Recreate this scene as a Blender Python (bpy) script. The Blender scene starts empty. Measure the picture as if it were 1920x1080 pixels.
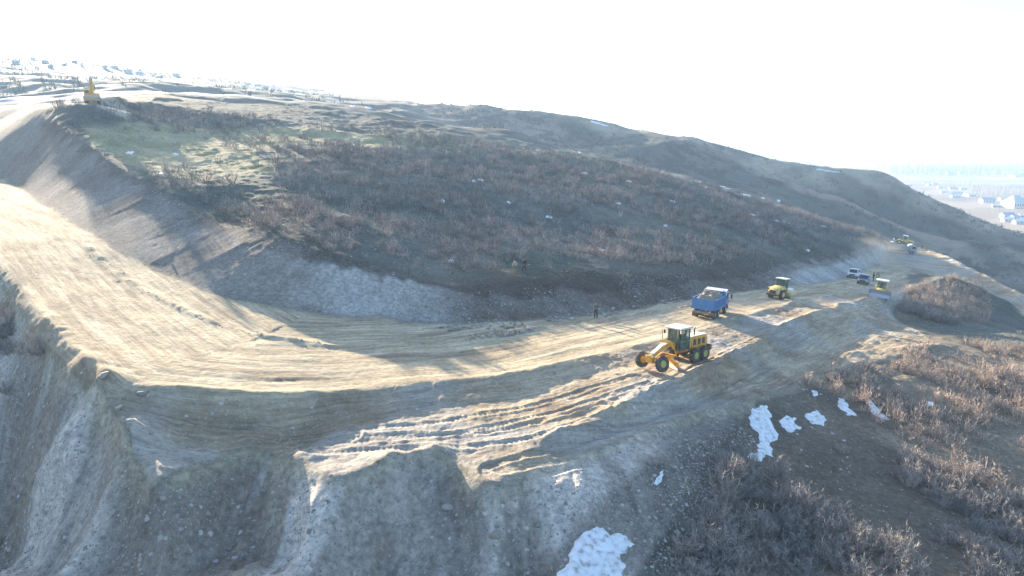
HAZE = 0.00033; EXPO = 2.08; SUNEL = 14.6; WORLD = 0.1
import bpy, bmesh, math, random
import numpy as np
from mathutils import Vector, Matrix
from mathutils.geometry import delaunay_2d_cdt

random.seed(7)
rng = np.random.default_rng(7)
scene = bpy.context.scene
col = scene.collection
R = math.radians

# ------------------------------------------------------------------ camera
F = 1297.0                       # focal length in pixels of a 1920 px wide picture
PITCH = R(11.1)
CP, SP = math.cos(PITCH), math.sin(PITCH)
cam = bpy.data.cameras.new('camera'); cam.sensor_width = 36.0; cam.lens = 36.0*F/1920
cam.clip_start = 0.5; cam.clip_end = 60000
cam_o = bpy.data.objects.new('camera', cam); col.objects.link(cam_o)
cam_o.location = (0, 0, 0); cam_o.rotation_euler = (R(90)-PITCH, 0, 0)
scene.camera = cam_o

def ray(px, py):
    u = (px-960)/F; v = (540-py)/F
    return np.array([u, CP+v*SP, -SP+v*CP])
def PY(px, py, Y):
    d = ray(px, py); return tuple(d*(Y/d[1]))
def PZ(px, py, z):
    d = ray(px, py); return tuple(d*(z/d[2]))

# ------------------------------------------------------------------ noise
def _hash(ix, iy, seed):
    n = (ix.astype(np.int64)*374761393 + iy.astype(np.int64)*668265263 + seed*1274126177) & 0xffffffff
    n = ((n ^ (n >> 13))*1274126177) & 0xffffffff
    n = (n ^ (n >> 16)) & 0xffffffff
    return n/4294967295.0
def vnoise(x, y, seed=0):
    x = np.asarray(x, float); y = np.asarray(y, float)
    ix = np.floor(x); iy = np.floor(y); fx = x-ix; fy = y-iy
    fx = fx*fx*fx*(fx*(fx*6-15)+10); fy = fy*fy*fy*(fy*(fy*6-15)+10)
    a = _hash(ix, iy, seed); b = _hash(ix+1, iy, seed); c = _hash(ix, iy+1, seed); d = _hash(ix+1, iy+1, seed)
    return (a+(b-a)*fx)*(1-fy)+(c+(d-c)*fx)*fy
def fbm(x, y, scale, octaves=4, seed=0, gain=0.5):
    """-1..1, scale in metres of the largest feature"""
    s = 0; amp = 1; tot = 0; f = 1.0/scale
    x = np.asarray(x, float); y = np.asarray(y, float)
    for o in range(octaves):
        ca, sa = math.cos(o*1.1+seed), math.sin(o*1.1+seed)
        s = s+amp*(2*vnoise((x*ca-y*sa)*f+17.3*o, (x*sa+y*ca)*f-9.1*o, seed+o*31)-1)
        tot += amp; amp *= gain; f *= 2.03
    return s/tot*1.6
def sstep(a, b, x):
    t = np.clip((x-a)/(b-a), 0, 1); return t*t*(3-2*t)

# ------------------------------------------------------------------ feature lines of the terrain (x, y, z in metres)
LN = {}
def zl(pts): return [PZ(*p) for p in pts]
def yl(pts): return [PY(*p) for p in pts]
LN['toe'] = yl([(-330,330,190),(-120,318,150)]) + zl([(0,333,-4.6),(100,395,-7.7),(200,455,-9.9),(300,510,-11.9),(400,550,-13.1),(500,572,-14),(600,588,-15),(700,598,-15.6),
    (800,606,-16.2),(900,605,-16.6),(1000,600,-17),(1118,589,-17.4),(1200,577,-17.8),(1260,565,-18.2),(1350,552,-19),(1450,541,-20.6),(1550,528,-23),(1600,517,-24.8),(1640,497,-28),(1665,472,-31.3)])
LN['crest'] = yl([(-400,300,240),(-120,280,200),(0,240,166),(40,219,155),(75,204,146),(130,245,122),(210,300,104),(300,355,91),(400,410,82),(500,440,75),(580,465,71.5),(640,487,70.5),
    (700,500,70.5),(760,516,71.5),(850,531,73.5),(960,521,78),(1060,517,82),(1160,518,86.5),(1260,514,93),(1350,503,105.5),(1450,489,122),(1550,474,148),(1600,461,169),(1640,443,195),(1655,446,222)])
LN['edge'] = zl([(-200,330,-5.5),(-60,420,-8.6),(0,487,-10.3),(60,570,-12),(150,660,-13.2),(210,712,-13.8),(330,732,-14.4),(480,743,-15.1),(640,738,-15.9),(800,721,-16.3),(960,704,-16.6),
    (1100,674,-16.9),(1200,648,-17.2),(1300,622,-17.6),(1400,593,-18.5),(1513,563,-20.3),(1630,541,-23.5),(1720,515,-27)])
LN['step'] = zl([(225,742,-14.5),(260,775,-15.1),(400,792,-16.0),(520,800,-16.6),(640,797,-17.0),(800,772,-17.1),(960,742,-17.2),(1100,706,-17.3),(1190,684,-17.5),(1300,640,-17.8)])
LN['outer'] = zl([(-200,450,-8.8),(-60,490,-10.4),(0,522,-11.3),(60,606,-12.9),(130,690,-14.0),(178,742,-14.9),(215,792,-15.5),(255,850,-15.9),(305,893,-16.2),(350,876,-16.4),(400,862,-16.7),(480,842,-16.9),
    (550,862,-16.9),(600,884,-16.8),(655,888,-16.8),(740,862,-17.0),(800,850,-17.2),(860,866,-17.3),(925,901,-17.2),(1050,868,-17.8),(1200,812,-18.3),(1300,780,-18.8),(1395,757,-19.2),(1480,722,-20),(1600,684,-20.8),(1690,662,-21.4),(1770,648,-22.4)])
LN['berm'] = zl([(985,838,-17.25),(1100,798,-17.4),(1200,745,-17.4),(1280,712,-17.5),(1340,688,-17.7),(1420,640,-18.5),(1500,602,-19.5),(1580,572,-21),(1665,558,-23)])
LN['bermfoot'] = zl([(1050,853,-17.8),(1150,815,-18.1),(1280,758,-18.8),(1400,705,-19.5),(1500,668,-20.2),(1600,632,-21.4),(1680,606,-23.2)])
LN['roadfar'] = yl([(1670,453,245),(1720,463,238),(1760,475,222),(1820,504,190),(1870,533,165),(1920,558,150),(2050,610,128),(2300,700,105)])
LN['roadmid'] = yl([(1690,470,228),(1720,474,218),(1760,488,205),(1800,515,178),(1850,553,155),(1920,590,140),(2050,640,118)])
LN['berm2'] = yl([(1655,452,252),(1668,450.5,250),(1720,460,243),(1760,471,227),(1820,499,194),(1870,527,169),(1920,551,153.5),(2050,600,131)])
LN['floor'] = yl([(1650,510,160),(1740,505,172),(1700,485,205),(1690,500,180)])
LN['moundtop'] = yl([(1705,542,116),(1740,528,122),(1785,514,130),(1830,530,130)])
LN['moundfoot'] = yl([(1672,585,103),(1690,605,98),(1800,615,100),(1852,612,105)])
LN['moundside'] = yl([(1866,588,120),(1850,566,127)])
LN['moundback'] = [PY(1700,522,140),PY(1745,512,150),(92,150,-31),(105,150,-32.3),(104,140,-32.2)]
LN['right'] = yl([(1920,625,101),(1920,700,75),(1920,800,57.5),(1920,900,47),(1920,1080,35),(1820,660,80),(1700,780,56),(1700,900,45),(1700,1080,33.4),(1560,770,55),
    (1450,800,49.5),(1450,900,42.5),(1450,1080,34),(1250,1080,31.6),(1250,900,38.7),(1340,830,44.5),(1080,1080,30.2),(1120,960,34.3),(2200,800,60),(2200,1080,38),(2200,660,88)])
_o = LN['outer']; _px = [960+F*x/(y*CP-z*SP) for x, y, z in _o]
def SL(px, py, s_):
    """point of the spoil slope seen at a picture point, falling at slope s_ from the crest above it"""
    Y0 = float(np.interp(px, _px, [p[1] for p in _o])); z0 = float(np.interp(px, _px, [p[2] for p in _o]))
    d = ray(px, py); ta = -d[2]/d[1]
    return PY(px, py, (-z0+s_*Y0)/(ta+s_))
def sl(s_, *pp): return [SL(a, b, s_) for a, b in pp]
LN['rA'] = sl(.50,(150,715),(100,775),(40,850),(0,895))
LN['gA'] = sl(.82,(175,795),(110,865),(50,950),(0,1010))
LN['rB'] = sl(.49,(178,765),(90,890),(0,990))
LN['gB'] = sl(.80,(212,830),(150,920),(90,1000),(50,1080))
LN['rC'] = sl(.48,(238,850),(180,935),(110,1080))
LN['gC'] = sl(.86,(300,925),(255,1000),(215,1080))
LN['rD'] = sl(.56,(390,900),(370,980),(350,1080))
LN['gD'] = sl(.76,(480,885),(490,980),(500,1080))
LN['rE'] = sl(.54,(620,920),(610,1000),(600,1080))
LN['gE'] = sl(.80,(720,900),(725,990),(730,1080))
LN['rF'] = sl(.57,(815,885),(840,980),(855,1080))
LN['gF'] = sl(.70,(950,930),(980,1010),(990,1080))
LN['left'] = sl(.62,(0,600),(0,690),(0,790)) + [(-70,60,-16),(-60,40,-23),(-48,28,-27)]
LN['below'] = [(-60,12,-22),(-40,12,-24),(-20,14,-27),(0,15,-28.5),(20,16,-29),(45,18,-31),(80,20,-36),(140,30,-44),(-100,20,-18),(-160,30,-16)]
LN['hill'] = yl([(400,330,105),(300,270,125),(200,215,143),(230,250,121),(500,225,166),(420,250,146),(600,300,122),(600,400,89),(800,440,93),(800,330,130),(800,255,180),(1000,440,105),(1000,350,140),
    (1200,450,112),(1200,370,150),(1400,452,130),(1400,400,160),(1500,447,152),(1600,445,185),(300,215,156),(500,340,104),(350,385,87),(700,260,162),(900,430,98),(1100,430,115)])
LN['top'] = yl([(60,203,165),(120,192,142),(168,192,138),(240,196,158),(300,190,185),(400,192,195),(500,192,205),(600,205,205),(700,214,208),(800,232,208),(900,250,206),(1000,268,203),(1100,290,201),(1200,313,202),(1300,340,206),
    (1400,370,208),(1500,402,218),(1600,432,230),(1650,446,245)])
LN['knoll'] = yl([(205,178,152),(260,176,168),(330,180,188),(400,186,196)])
LN['knollfoot'] = yl([(208,190,147),(265,189,163),(330,190,182)])
LN['behind'] = [(x*1.10+2, y*1.10, z-7) for x, y, z in LN['top'][6:]]
LN['uproad'] = yl([(-60,240,215),(0,225,183),(0,205,215),(60,198,190),(130,189,165),(200,187,155)])
LN['farleft'] = yl([(-300,190,260),(-300,90,700),(0,188,240),(0,175,300),(0,150,340),(100,166,290),(200,172,260),(300,176,230),(200,158,330),(0,128,480),(0,99,720),(150,113,760),(300,135,850),(300,158,400),(400,172,280),(450,152,900),(600,169,1000),
    (600,185,420),(520,190,260),(600,198,260),(700,200,300),(700,190,520),(700,180,900),(760,188,820)])
LN['ridge'] = yl([(760,190,520),(850,194,480),(950,202,470),(1060,209,455),(1150,225,450),(1280,253,435),(1340,268,425),(1400,284,418),(1500,303,412),(1570,309,415),(1640,317,412),(1665,322,408),(1700,338,402),(1750,360,395),(1830,397,380),(1920,434,362),(2100,500,350),(2400,620,330)])
LN['spur1'] = yl([(1035,226,420),(1000,240,380)])
LN['spur2'] = yl([(1262,262,405),(1230,282,375),(1190,300,350)])
LN['dip'] = yl([(1120,262,420),(900,225,410),(1340,310,385)])
LN['spur3'] = yl([(1500,330,366),(1560,350,358),(1620,373,352),(1690,400,345),(1780,444,330)])
LN['dip3'] = [(x*1.07+2, y*1.07, z-7.5) for x, y, z in LN['spur3'][:4]]+[(x*1.06+3, y*1.06, z-4) for x, y, z in LN['spur3'][4:]]
LN['foot'] = yl([(800,235,330),(900,243,320),(1100,284,320),(1300,333,325),(1500,388,325),(1640,430,322),(1690,446,318),(1760,466,306),(1850,512,288),(1920,546,275),(2200,660,235)])
LN['drop'] = [(x*1.05+3, y*1.05, z-5) for x, y, z in LN['berm2'][1:]]
LN['rback'] = [(x*1.12, y*1.12, z-max(14, 0.0)) for x, y, z in LN['ridge'][2:11]] + [(x*1.14, y*1.14, max(z-25, -61)) for x, y, z in LN['ridge'][11:]]
LN['lback'] = [(x*1.25, y*1.25, z-30) for x, y, z in yl([(-300,90,700),(0,99,720),(150,113,760),(300,135,850),(450,152,900),(600,169,1000),(760,188,820)])]
PL = -61.0
LN['plain'] = [(R_*math.sin(a), R_*math.cos(a), PL) for R_ in (720, 1000, 1500, 2500, 5000, 9500) for a in [R(q) for q in range(-70, 71, 10)] if (R_ > 1500 or a > R(13 if R_ < 800 else 9))]
LN['leftout'] = [(-300,150,30),(-280,60,10),(-200,60,4),(-400,300,60),(-700,600,110),(-110,60,-1),(-90,35,-8)]
LN['rightout'] = [(250,120,-45),(300,200,-60),(420,300,-60),(520,420,-61),(160,60,-40),(600,250,-61)]

def catmull(P, closed=False, seg=None):
    P = [np.array(p, float) for p in P]; out = []
    for i in range(len(P)-1):
        p0 = P[max(i-1, 0)]; p1 = P[i]; p2 = P[i+1]; p3 = P[min(i+2, len(P)-1)]
        d = np.linalg.norm(p2-p1); r = max(20, min(np.linalg.norm(p1[:2]), np.linalg.norm(p2[:2])))
        n = max(1, int(round(d/(r*0.02)))) if seg is None else seg
        n = min(n, 40)
        for k in range(n):
            t = k/n; t2 = t*t; t3 = t2*t
            # centripetal-ish damping : blend spline with the straight chord
            sp = 0.5*((2*p1)+(-p0+p2)*t+(2*p0-5*p1+4*p2-p3)*t2+(-p0+3*p1-3*p2+p3)*t3)
            out.append(0.75*sp+0.25*(p1+(p2-p1)*t))
    out.append(P[-1]); return out
POINTSETS = {'below','plain','leftout','rightout','right','hill','farleft','left','dip','floor','uproad'}
pts = []
DENSE = {}
for k, L in LN.items():
    q = [np.array(p, float) for p in L] if k in POINTSETS else catmull(L)
    DENSE[k] = np.array(q); pts += q
# drop near duplicates
keep = []; cell = {}
for p in pts:
    r = max(20, math.hypot(p[0], p[1])); c = r*0.006
    ok = True
    for q in keep[-400:]:
        if abs(q[0]-p[0]) < c and abs(q[1]-p[1]) < c: ok = False; break
    if ok: keep.append(p)
K = np.array(keep)
vo, eo, fo, ov, oe, of_ = delaunay_2d_cdt([Vector((p[0], p[1])) for p in K], [], [], 0, 1e-6)
VO = np.array([(v.x, v.y) for v in vo]); VZ = np.zeros(len(VO))
for i, lst in enumerate(ov):
    VZ[i] = np.mean([K[j][2] for j in lst]) if lst else 0

# ------------------------------------------------------------------ polar grid of the terrain
th_in = np.linspace(R(-39), R(39), 1050)
th = np.concatenate([np.linspace(R(-68), R(-39), 90, endpoint=False), th_in, np.linspace(R(39), R(68), 91)[1:]])
rr = [14.0]
while rr[-1] < 9000:
    r = rr[-1]; rr.append(r*(1.0044 if r < 260 else 1.007 if r < 560 else 1.03))
rr = np.array(rr)
NT, NR = len(th), len(rr)
TH, RR = np.meshgrid(th, rr)            # shape (NR, NT)
X = RR*np.sin(TH); Y = RR*np.cos(TH)
Z = np.full(X.shape, PL)
for f in fo:
    if len(f) != 3: continue
    a, b, c = VO[f[0]], VO[f[1]], VO[f[2]]
    rs = [math.hypot(*p) for p in (a, b, c)]; ts = [math.atan2(p[0], p[1]) for p in (a, b, c)]
    # radius range: chord may come nearer than its ends
    rmin = min(rs)
    for p, q in ((a, b), (b, c), (c, a)):
        d = q-p; t = np.clip(-np.dot(p, d)/max(np.dot(d, d), 1e-9), 0, 1); rmin = min(rmin, float(np.linalg.norm(p+d*t)))
    i0, i1 = np.searchsorted(rr, rmin)-1, np.searchsorted(rr, max(rs))+1
    j0, j1 = np.searchsorted(th, min(ts))-1, np.searchsorted(th, max(ts))+1
    i0 = max(i0, 0); j0 = max(j0, 0); i1 = min(i1, NR); j1 = min(j1, NT)
    if i0 >= i1 or j0 >= j1: continue
    sx = X[i0:i1, j0:j1]; sy = Y[i0:i1, j0:j1]
    det = (b[1]-c[1])*(a[0]-c[0])+(c[0]-b[0])*(a[1]-c[1])
    if abs(det) < 1e-9: continue
    w0 = ((b[1]-c[1])*(sx-c[0])+(c[0]-b[0])*(sy-c[1]))/det
    w1 = ((c[1]-a[1])*(sx-c[0])+(a[0]-c[0])*(sy-c[1]))/det
    w2 = 1-w0-w1; e = -1e-6
    m = (w0 >= e) & (w1 >= e) & (w2 >= e)
    zz = w0*VZ[f[0]]+w1*VZ[f[1]]+w2*VZ[f[2]]
    Z[i0:i1, j0:j1][m] = zz[m]

def blur(A, n):
    for _ in range(n):
        B = np.pad(A, 1, mode='edge')
        A = (B[1:-1, 1:-1]*2+B[:-2, 1:-1]+B[2:, 1:-1]+B[1:-1, :-2]+B[1:-1, 2:])/6
    return A
Z = blur(Z, 10)
kf = int((rr < 75).sum())
def boxblur(A, n0, n1):
    for ax_, n_ in ((0, n0), (1, n1)):
        B = np.pad(A, [(n_, n_) if a == ax_ else (0, 0) for a in (0, 1)], mode='edge')
        c = np.cumsum(B, axis=ax_); k_ = 2*n_
        A = (np.take(c, range(k_, B.shape[ax_]), ax_)-np.take(c, range(0, B.shape[ax_]-k_), ax_))/k_
    return A

def inpoly(px, py, poly):
    res = np.zeros(px.shape, bool); n = len(poly)
    x0, y0 = poly.min(0)[:2]; x1, y1 = poly.max(0)[:2]
    m = (px >= x0) & (px <= x1) & (py >= y0) & (py <= y1)
    qx = px[m]; qy = py[m]; r = np.zeros(qx.shape, bool)
    j = n-1
    for i in range(n):
        xi, yi = poly[i][:2]; xj, yj = poly[j][:2]
        if yi != yj:
            r ^= ((yi > qy) != (yj > qy)) & (qx < (xj-xi)*(qy-yi)/(yj-yi)+xi)
        j = i
    res[m] = r; return res
def polydist(px, py, line, sub=None):
    """distance, arc length and signed side to a polyline"""
    best = np.full(px.shape, 1e9); S = np.zeros(px.shape); SD = np.zeros(px.shape); acc = 0
    L = np.array(line)[:, :2]
    for i in range(len(L)-1):
        d = L[i+1]-L[i]; l = math.hypot(*d)
        if l < 1e-6: continue
        ex = px-L[i][0]; ey = py-L[i][1]
        t = np.clip((ex*d[0]+ey*d[1])/(l*l), 0, 1)
        qx = ex-t*d[0]; qy = ey-t*d[1]; dd = np.hypot(qx, qy); m = dd < best
        best = np.where(m, dd, best); S = np.where(m, acc+t*l, S)
        SD = np.where(m, np.sign(d[0]*ey-d[1]*ex)*dd, SD)
        acc += l
    return best, S, SD
def xy(name): return DENSE[name][:, :2]

NEAR = rr < 270
nn = int(NEAR.sum())
Xn, Yn = X[:nn], Y[:nn]
wx = Xn+0.35*fbm(Xn, Yn, 3.0, 3, 5); wy = Yn+0.35*fbm(Xn, Yn, 3.0, 3, 6)
P_toe, P_cre, P_edge, P_out = xy('toe'), xy('crest'), xy('edge'), xy('outer')
m_bank = inpoly(wx, wy, np.vstack([P_toe, P_cre[::-1]]))
far = xy('berm2')
m_road = inpoly(wx, wy, np.vstack([P_toe, [P_cre[-1]], far, [(95, 118), (95, 122), (96, 138), (104, 150), (88, 152)], xy('moundtop')[:1], xy('moundfoot')[:2], P_out[::-1]]))
m_road &= ~m_bank
m_upper = inpoly(wx, wy, np.vstack([P_toe, P_edge[::-1]]))
m_up2 = inpoly(wx, wy, np.array([PY(-60,262,185),PY(0,238,168),PY(75,203,148),PY(130,191,139),PY(240,194,134),PY(240,188,150),PY(130,188,165),PY(60,194,190),PY(-60,200,200)]))
fill_low = np.array([PY(1420,755,52),PY(1330,850,43),PY(1290,960,37),PY(1180,1080,31)])
m_fill = inpoly(wx, wy, np.vstack([P_out[:-4], fill_low[:, :2], [(8, 5), (-80, 5), (-120, 40)]])) & ~m_road
zoneM = {}
def soft(m, n=5):
    return blur(m.astype(float), n)
w_bank, w_road, w_fill, w_upper = soft(m_bank), soft(m_road), soft(m_fill), soft(m_upper)
w_up2 = soft(m_up2)
w_road = np.maximum(w_road, w_up2)
d_toe, S_road, sd_toe = polydist(Xn, Yn, P_toe[::3])
d_cre, S_cre, sd_cre = polydist(Xn, Yn, P_cre[::3])
d_edge, S_edge, sd_edge = polydist(Xn, Yn, P_edge[::3])
d_out, S_out, sd_out = polydist(Xn, Yn, P_out[::2])
bank_t = np.clip(d_toe/(d_toe+d_cre+1e-6), 0, 1)     # 0 at the foot, 1 at the top of the cutting

# the spoil slope was tipped, not folded : round it off
Zs = Z[:kf].copy()
for _ in range(2): Zs = boxblur(Zs, 4, 13)
wf_ = (w_fill[:kf]*sstep(0.2, 2.2, d_out[:kf]))
Z[:kf] = Z[:kf]*(1-wf_)+Zs*wf_
# detail displacement by material
near_fade = 1.0
dz = np.zeros(Xn.shape)
nat = np.clip(1-w_bank-w_road-w_fill, 0, 1)
rs_ = (1-0.8*sstep(R(15), R(20), np.arctan2(Xn, Yn))*sstep(125, 100, RR[:nn]))*(1-0.6*sstep(R(-14), R(-18), np.arctan2(Xn, Yn))*sstep(98, 108, RR[:nn]))
dz += nat*(0.42*rs_*fbm(Xn, Yn, 9, 4, 11)+0.10*fbm(Xn, Yn, 1.4, 3, 12))
# cutting: gullies run down the face -> noise stretched across the arc length
g1 = fbm(S_cre*1.0, d_toe*0.22, 3.2, 4, 21); g2 = fbm(S_cre, d_toe*0.3, 0.9, 3, 22)
azn = np.arctan2(Xn, Yn)
gk = 0.12+0.88*sstep(R(-24), R(-13), azn)
dz += w_bank*gk*(0.42*g1+0.16*g2+0.07*fbm(Xn, Yn, 0.5, 2, 23))*(0.25+0.75*np.sin(np.pi*np.clip(bank_t, 0.05, 0.95)))
# fill: runnels and lumps
S_f = azn*36+np.interp(azn, [R(-40), R(-24), R(-12), R(6)], [-1.0, -0.7, 0.0, 0.3])*(RR[:nn]-33)+0.8*fbm(Xn, Yn, 6, 2, 35); d_f = RR[:nn]
f1 = fbm(S_f, d_f*0.25, 4.5, 4, 31); f2 = fbm(S_f, d_f*0.35, 1.0, 3, 32)
dz += w_fill*((0.62+0.4*sstep(R(-14), R(-24), azn)-0.35*sstep(R(2), R(8), azn))*f1+0.2*f2+0.13*(1-0.6*sstep(R(1), R(6), azn))*fbm(Xn, Yn, 1.6, 3, 34)+0.05*fbm(Xn, Yn, 0.4, 3, 33))*sstep(0, 2.5, d_out)
# road: lanes and ruts follow the road
r1 = fbm(S_edge*0.10, sd_edge, 1.6, 4, 41); r2 = fbm(Xn, Yn, 5, 3, 42)
rough_low = w_road*(1-w_upper)
dz += w_road*w_upper*(0.035*r1+0.05*r2+0.03*fbm(S_edge*0.07, sd_edge, 0.55, 3, 47)+0.012*fbm(Xn, Yn, 0.5, 2, 43))
dz += rough_low*(0.065*fbm(S_edge*0.12, sd_edge, 1.5, 5, 44)+0.09*fbm(Xn, Yn, 3.5, 4, 45)+0.045*fbm(Xn, Yn, 0.6, 3, 46))
Z[:nn] += dz
# far relief
Xf, Yf = X[nn:], Y[nn:]; Rf = RR[nn:]
hillm = sstep(-58, -45, Z[nn:])
Z[nn:] += hillm*(-7.0*np.abs(fbm(Xf, Yf*0.6, 75, 2, 53))*sstep(290, 340, Rf)*sstep(480, 380, Rf)+3.0*fbm(Xf, Yf, 60, 4, 51)*sstep(270, 330, Rf)+0.5*fbm(Xf, Yf, 12, 3, 52))*np.clip(1-Rf/2500, 0.0, 1)

def ridge(pix, width, height, rough=0.5, seed=0, Yl=None):
    """low windrow of graded earth along a line given by picture points dropped on the terrain"""
    L = [drop(*p) for p in pix]; L = np.array(catmull(L))
    x0, y0 = L.min(0)[:2]-3; x1, y1 = L.max(0)[:2]+3
    m = (Xn > x0) & (Xn < x1) & (Yn > y0) & (Yn < y1)
    sx, sy = Xn[m], Yn[m]
    d, s, sd = polydist(sx, sy, L)
    lim = np.minimum(sstep(0, 4, s), 1)
    hh = height*np.maximum(0.05, 0.75+0.55*rough*fbm(sx, sy, 1.7, 4, 60+seed)+0.6*rough*fbm(sx, sy, 6, 2, 61+seed))
    Z[:nn][m] += hh*np.exp(-(d/width)**2)*lim
    return L

lr = np.log(rr)
def H(x, y):
    """terrain height by bilinear lookup in the polar grid"""
    x = np.asarray(x, float); y = np.asarray(y, float)
    r = np.hypot(x, y); t = np.arctan2(x, y)
    fi = np.interp(np.log(np.maximum(r, 1e-3)), lr, np.arange(NR)); fj = np.interp(t, th, np.arange(NT))
    i = np.clip(np.floor(fi).astype(int), 0, NR-2); j = np.clip(np.floor(fj).astype(int), 0, NT-2)
    a = fi-i; b = fj-j
    return (Z[i, j]*(1-a)*(1-b)+Z[i+1, j]*a*(1-b)+Z[i, j+1]*(1-a)*b+Z[i+1, j+1]*a*b)
def drop(px, py, rmax=9000):
    """first point of the terrain along the view ray through a picture point"""
    d = ray(px, py); d = d/math.hypot(d[0], d[1])
    ts = rr[(rr > 16) & (rr < rmax)]
    zt = H(d[0]*ts, d[1]*ts); zr = d[2]*ts
    b = np.nonzero(zr <= zt)[0]
    if len(b) == 0: return (d[0]*rmax, d[1]*rmax, float(H(d[0]*rmax, d[1]*rmax)))
    i = b[0]
    if i == 0: t = ts[0]
    else:
        a0 = zr[i-1]-zt[i-1]; a1 = zr[i]-zt[i]; t = ts[i-1]+(ts[i]-ts[i-1])*a0/(a0-a1)
    return (d[0]*t, d[1]*t, float(H(d[0]*t, d[1]*t)))

WIND = []
def heap(px, py, h, r, e=1.0):
    x, y, z = drop(px, py); a = 0.7
    u = (Xn-x)*math.cos(a)+(Yn-y)*math.sin(a); v = -(Xn-x)*math.sin(a)+(Yn-y)*math.cos(a)
    d = np.hypot(u, v*e)*(1+0.25*fbm(Xn, Yn, 2.0, 3, int(px)))
    Z[:nn] += h*np.maximum(0, 1-d/r)**1.3
for q in ((150,700,0.55,2.4),(182,748,1.1,2.4),(240,818,1.0,2.3),(205,780,.5,1.6),(470,842,.7,2.4),(560,858,.3,1.6),(735,868,.7,2.2),(812,852,.6,1.8),(130,880,.8,3.0,.5),(60,960,.7,3.0,.5),(30,760,.8,3.2,.5),(560,860,.1,1.0)): heap(*q)
WIND.append(ridge([(150,452),(220,512),(300,560),(400,606),(500,632),(600,645),(700,650),(800,648),(900,636),(1000,617),(1100,604),(1200,590),(1300,572)], 0.5, 0.22, 0.9, 1))
ridge([(60,566),(150,656),(210,708),(330,729),(480,740),(640,736),(800,719),(960,702),(1100,673),(1200,648)], 0.55, 0.16, 0.9, 2)
ridge([(1400,592),(1450,580),(1513,562),(1570,551),(1630,540)], 0.5, 0.28, 0.9, 3)
ridge([(985,836),(1100,797),(1200,744),(1280,711),(1340,687),(1420,639),(1500,601),(1580,571),(1660,557)], 0.7, 0.30, 0.9, 4)
ridge([(1050,866),(1200,810),(1300,779),(1395,756)], 0.6, 0.25, 0.9, 5)
ridge([(1400,712),(1500,688),(1600,664),(1700,652),(1760,648)], 0.7, 0.22, 0.9, 6)
ridge([(1000,800),(1100,762),(1200,722)], 0.35, 0.16, 0.9, 7)
ridge([(740,870),(800,853),(860,868)], 0.9, 0.45, 0.7, 8)
ridge([(1680,457),(1720,464),(1760,477),(1820,506),(1870,535),(1915,560)], 1.6, 0.6, 0.7, 9)
ridge([(1480,650),(1560,628),(1640,612),(1720,625)], 0.8, -0.2, 0.6, 10)
# wandering crawler tracks pressed into the lower bench
TR = []
for pix in ([(250,800),(290,840),(320,870)],[(560,825),(700,812),(850,800),(1000,772),(1120,735),(1200,712)],[(600,838),(760,826),(900,822),(1020,800),(1130,765)],
            [(420,800),(520,812),(640,815)],[(940,885),(1040,862),(1150,828),(1300,770),(1400,735)],[(1230,735),(1330,690),(1450,640),(1560,590)],[(300,805),(370,850)]):
    L = np.array(catmull([drop(*p) for p in pix])); TR.append(L)
track_u = np.zeros(Xn.shape); track_w = np.zeros(Xn.shape)
for i, L in enumerate(TR):
    x0, y0 = L.min(0)[:2]-2; x1, y1 = L.max(0)[:2]+2
    m = (Xn > x0) & (Xn < x1) & (Yn > y0) & (Yn < y1)
    d, s, sd = polydist(Xn[m], Yn[m], L)
    w = 1-sstep(0.22, 0.34, np.abs(d-0.95))
    Z[:nn][m] -= 0.05*w
    Z[:nn][m] += 0.05*np.exp(-((np.abs(d-0.95)-0.42)/0.12)**2)
    tu = track_u[m]; tw = track_w[m]; k = w > tw
    tu[k] = s[k]; tw[k] = w[k]; track_u[m] = tu; track_w[m] = tw
Z[:nn] += 0.018*track_w*np.tanh(3*np.sin(track_u*2*np.pi/0.34))*(0.5+0.6*sstep(-.4, .4, fbm(Xn, Yn, 2.5, 3, 151)))
# ------------------------------------------------------------------ object helpers
def tag(o, label=None, cat=None, group=None, kind=None):
    if label: o['label'] = label
    if cat: o['category'] = cat
    if group: o['group'] = group
    if kind: o['kind'] = kind
    return o
def link(name, me, mat=None, parent=None):
    o = bpy.data.objects.new(name, me); col.objects.link(o)
    if mat is not None and len(me.materials) == 0: me.materials.append(mat)
    if parent is not None: o.parent = parent
    return o
def mesh_np(name, V, Q, smooth=True):
    """mesh from numpy arrays, Q has 3 or 4 columns"""
    me = bpy.data.meshes.new(name)
    V = np.asarray(V, np.float32); Q = np.asarray(Q, np.int32); k = Q.shape[1]
    me.vertices.add(len(V)); me.vertices.foreach_set('co', V.ravel())
    me.loops.add(len(Q)*k); me.loops.foreach_set('vertex_index', Q.ravel())
    me.polygons.add(len(Q)); me.polygons.foreach_set('loop_start', np.arange(0, len(Q)*k, k, dtype=np.int32))
    me.polygons.foreach_set('loop_total', np.full(len(Q), k, np.int32))
    if smooth: me.polygons.foreach_set('use_smooth', np.ones(len(Q), bool))
    me.update(calc_edges=True)
    return me
def set_col(me, C, name='Col'):
    a = me.color_attributes.new(name, 'FLOAT_COLOR', 'POINT')
    C = np.asarray(C, np.float32)
    if C.shape[1] == 3: C = np.hstack([C, np.ones((len(C), 1), np.float32)])
    a.data.foreach_set('color', C.ravel())
def set_float(me, A, name):
    a = me.attributes.new(name, 'FLOAT', 'POINT'); a.data.foreach_set('value', np.asarray(A, np.float32).ravel())

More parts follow.
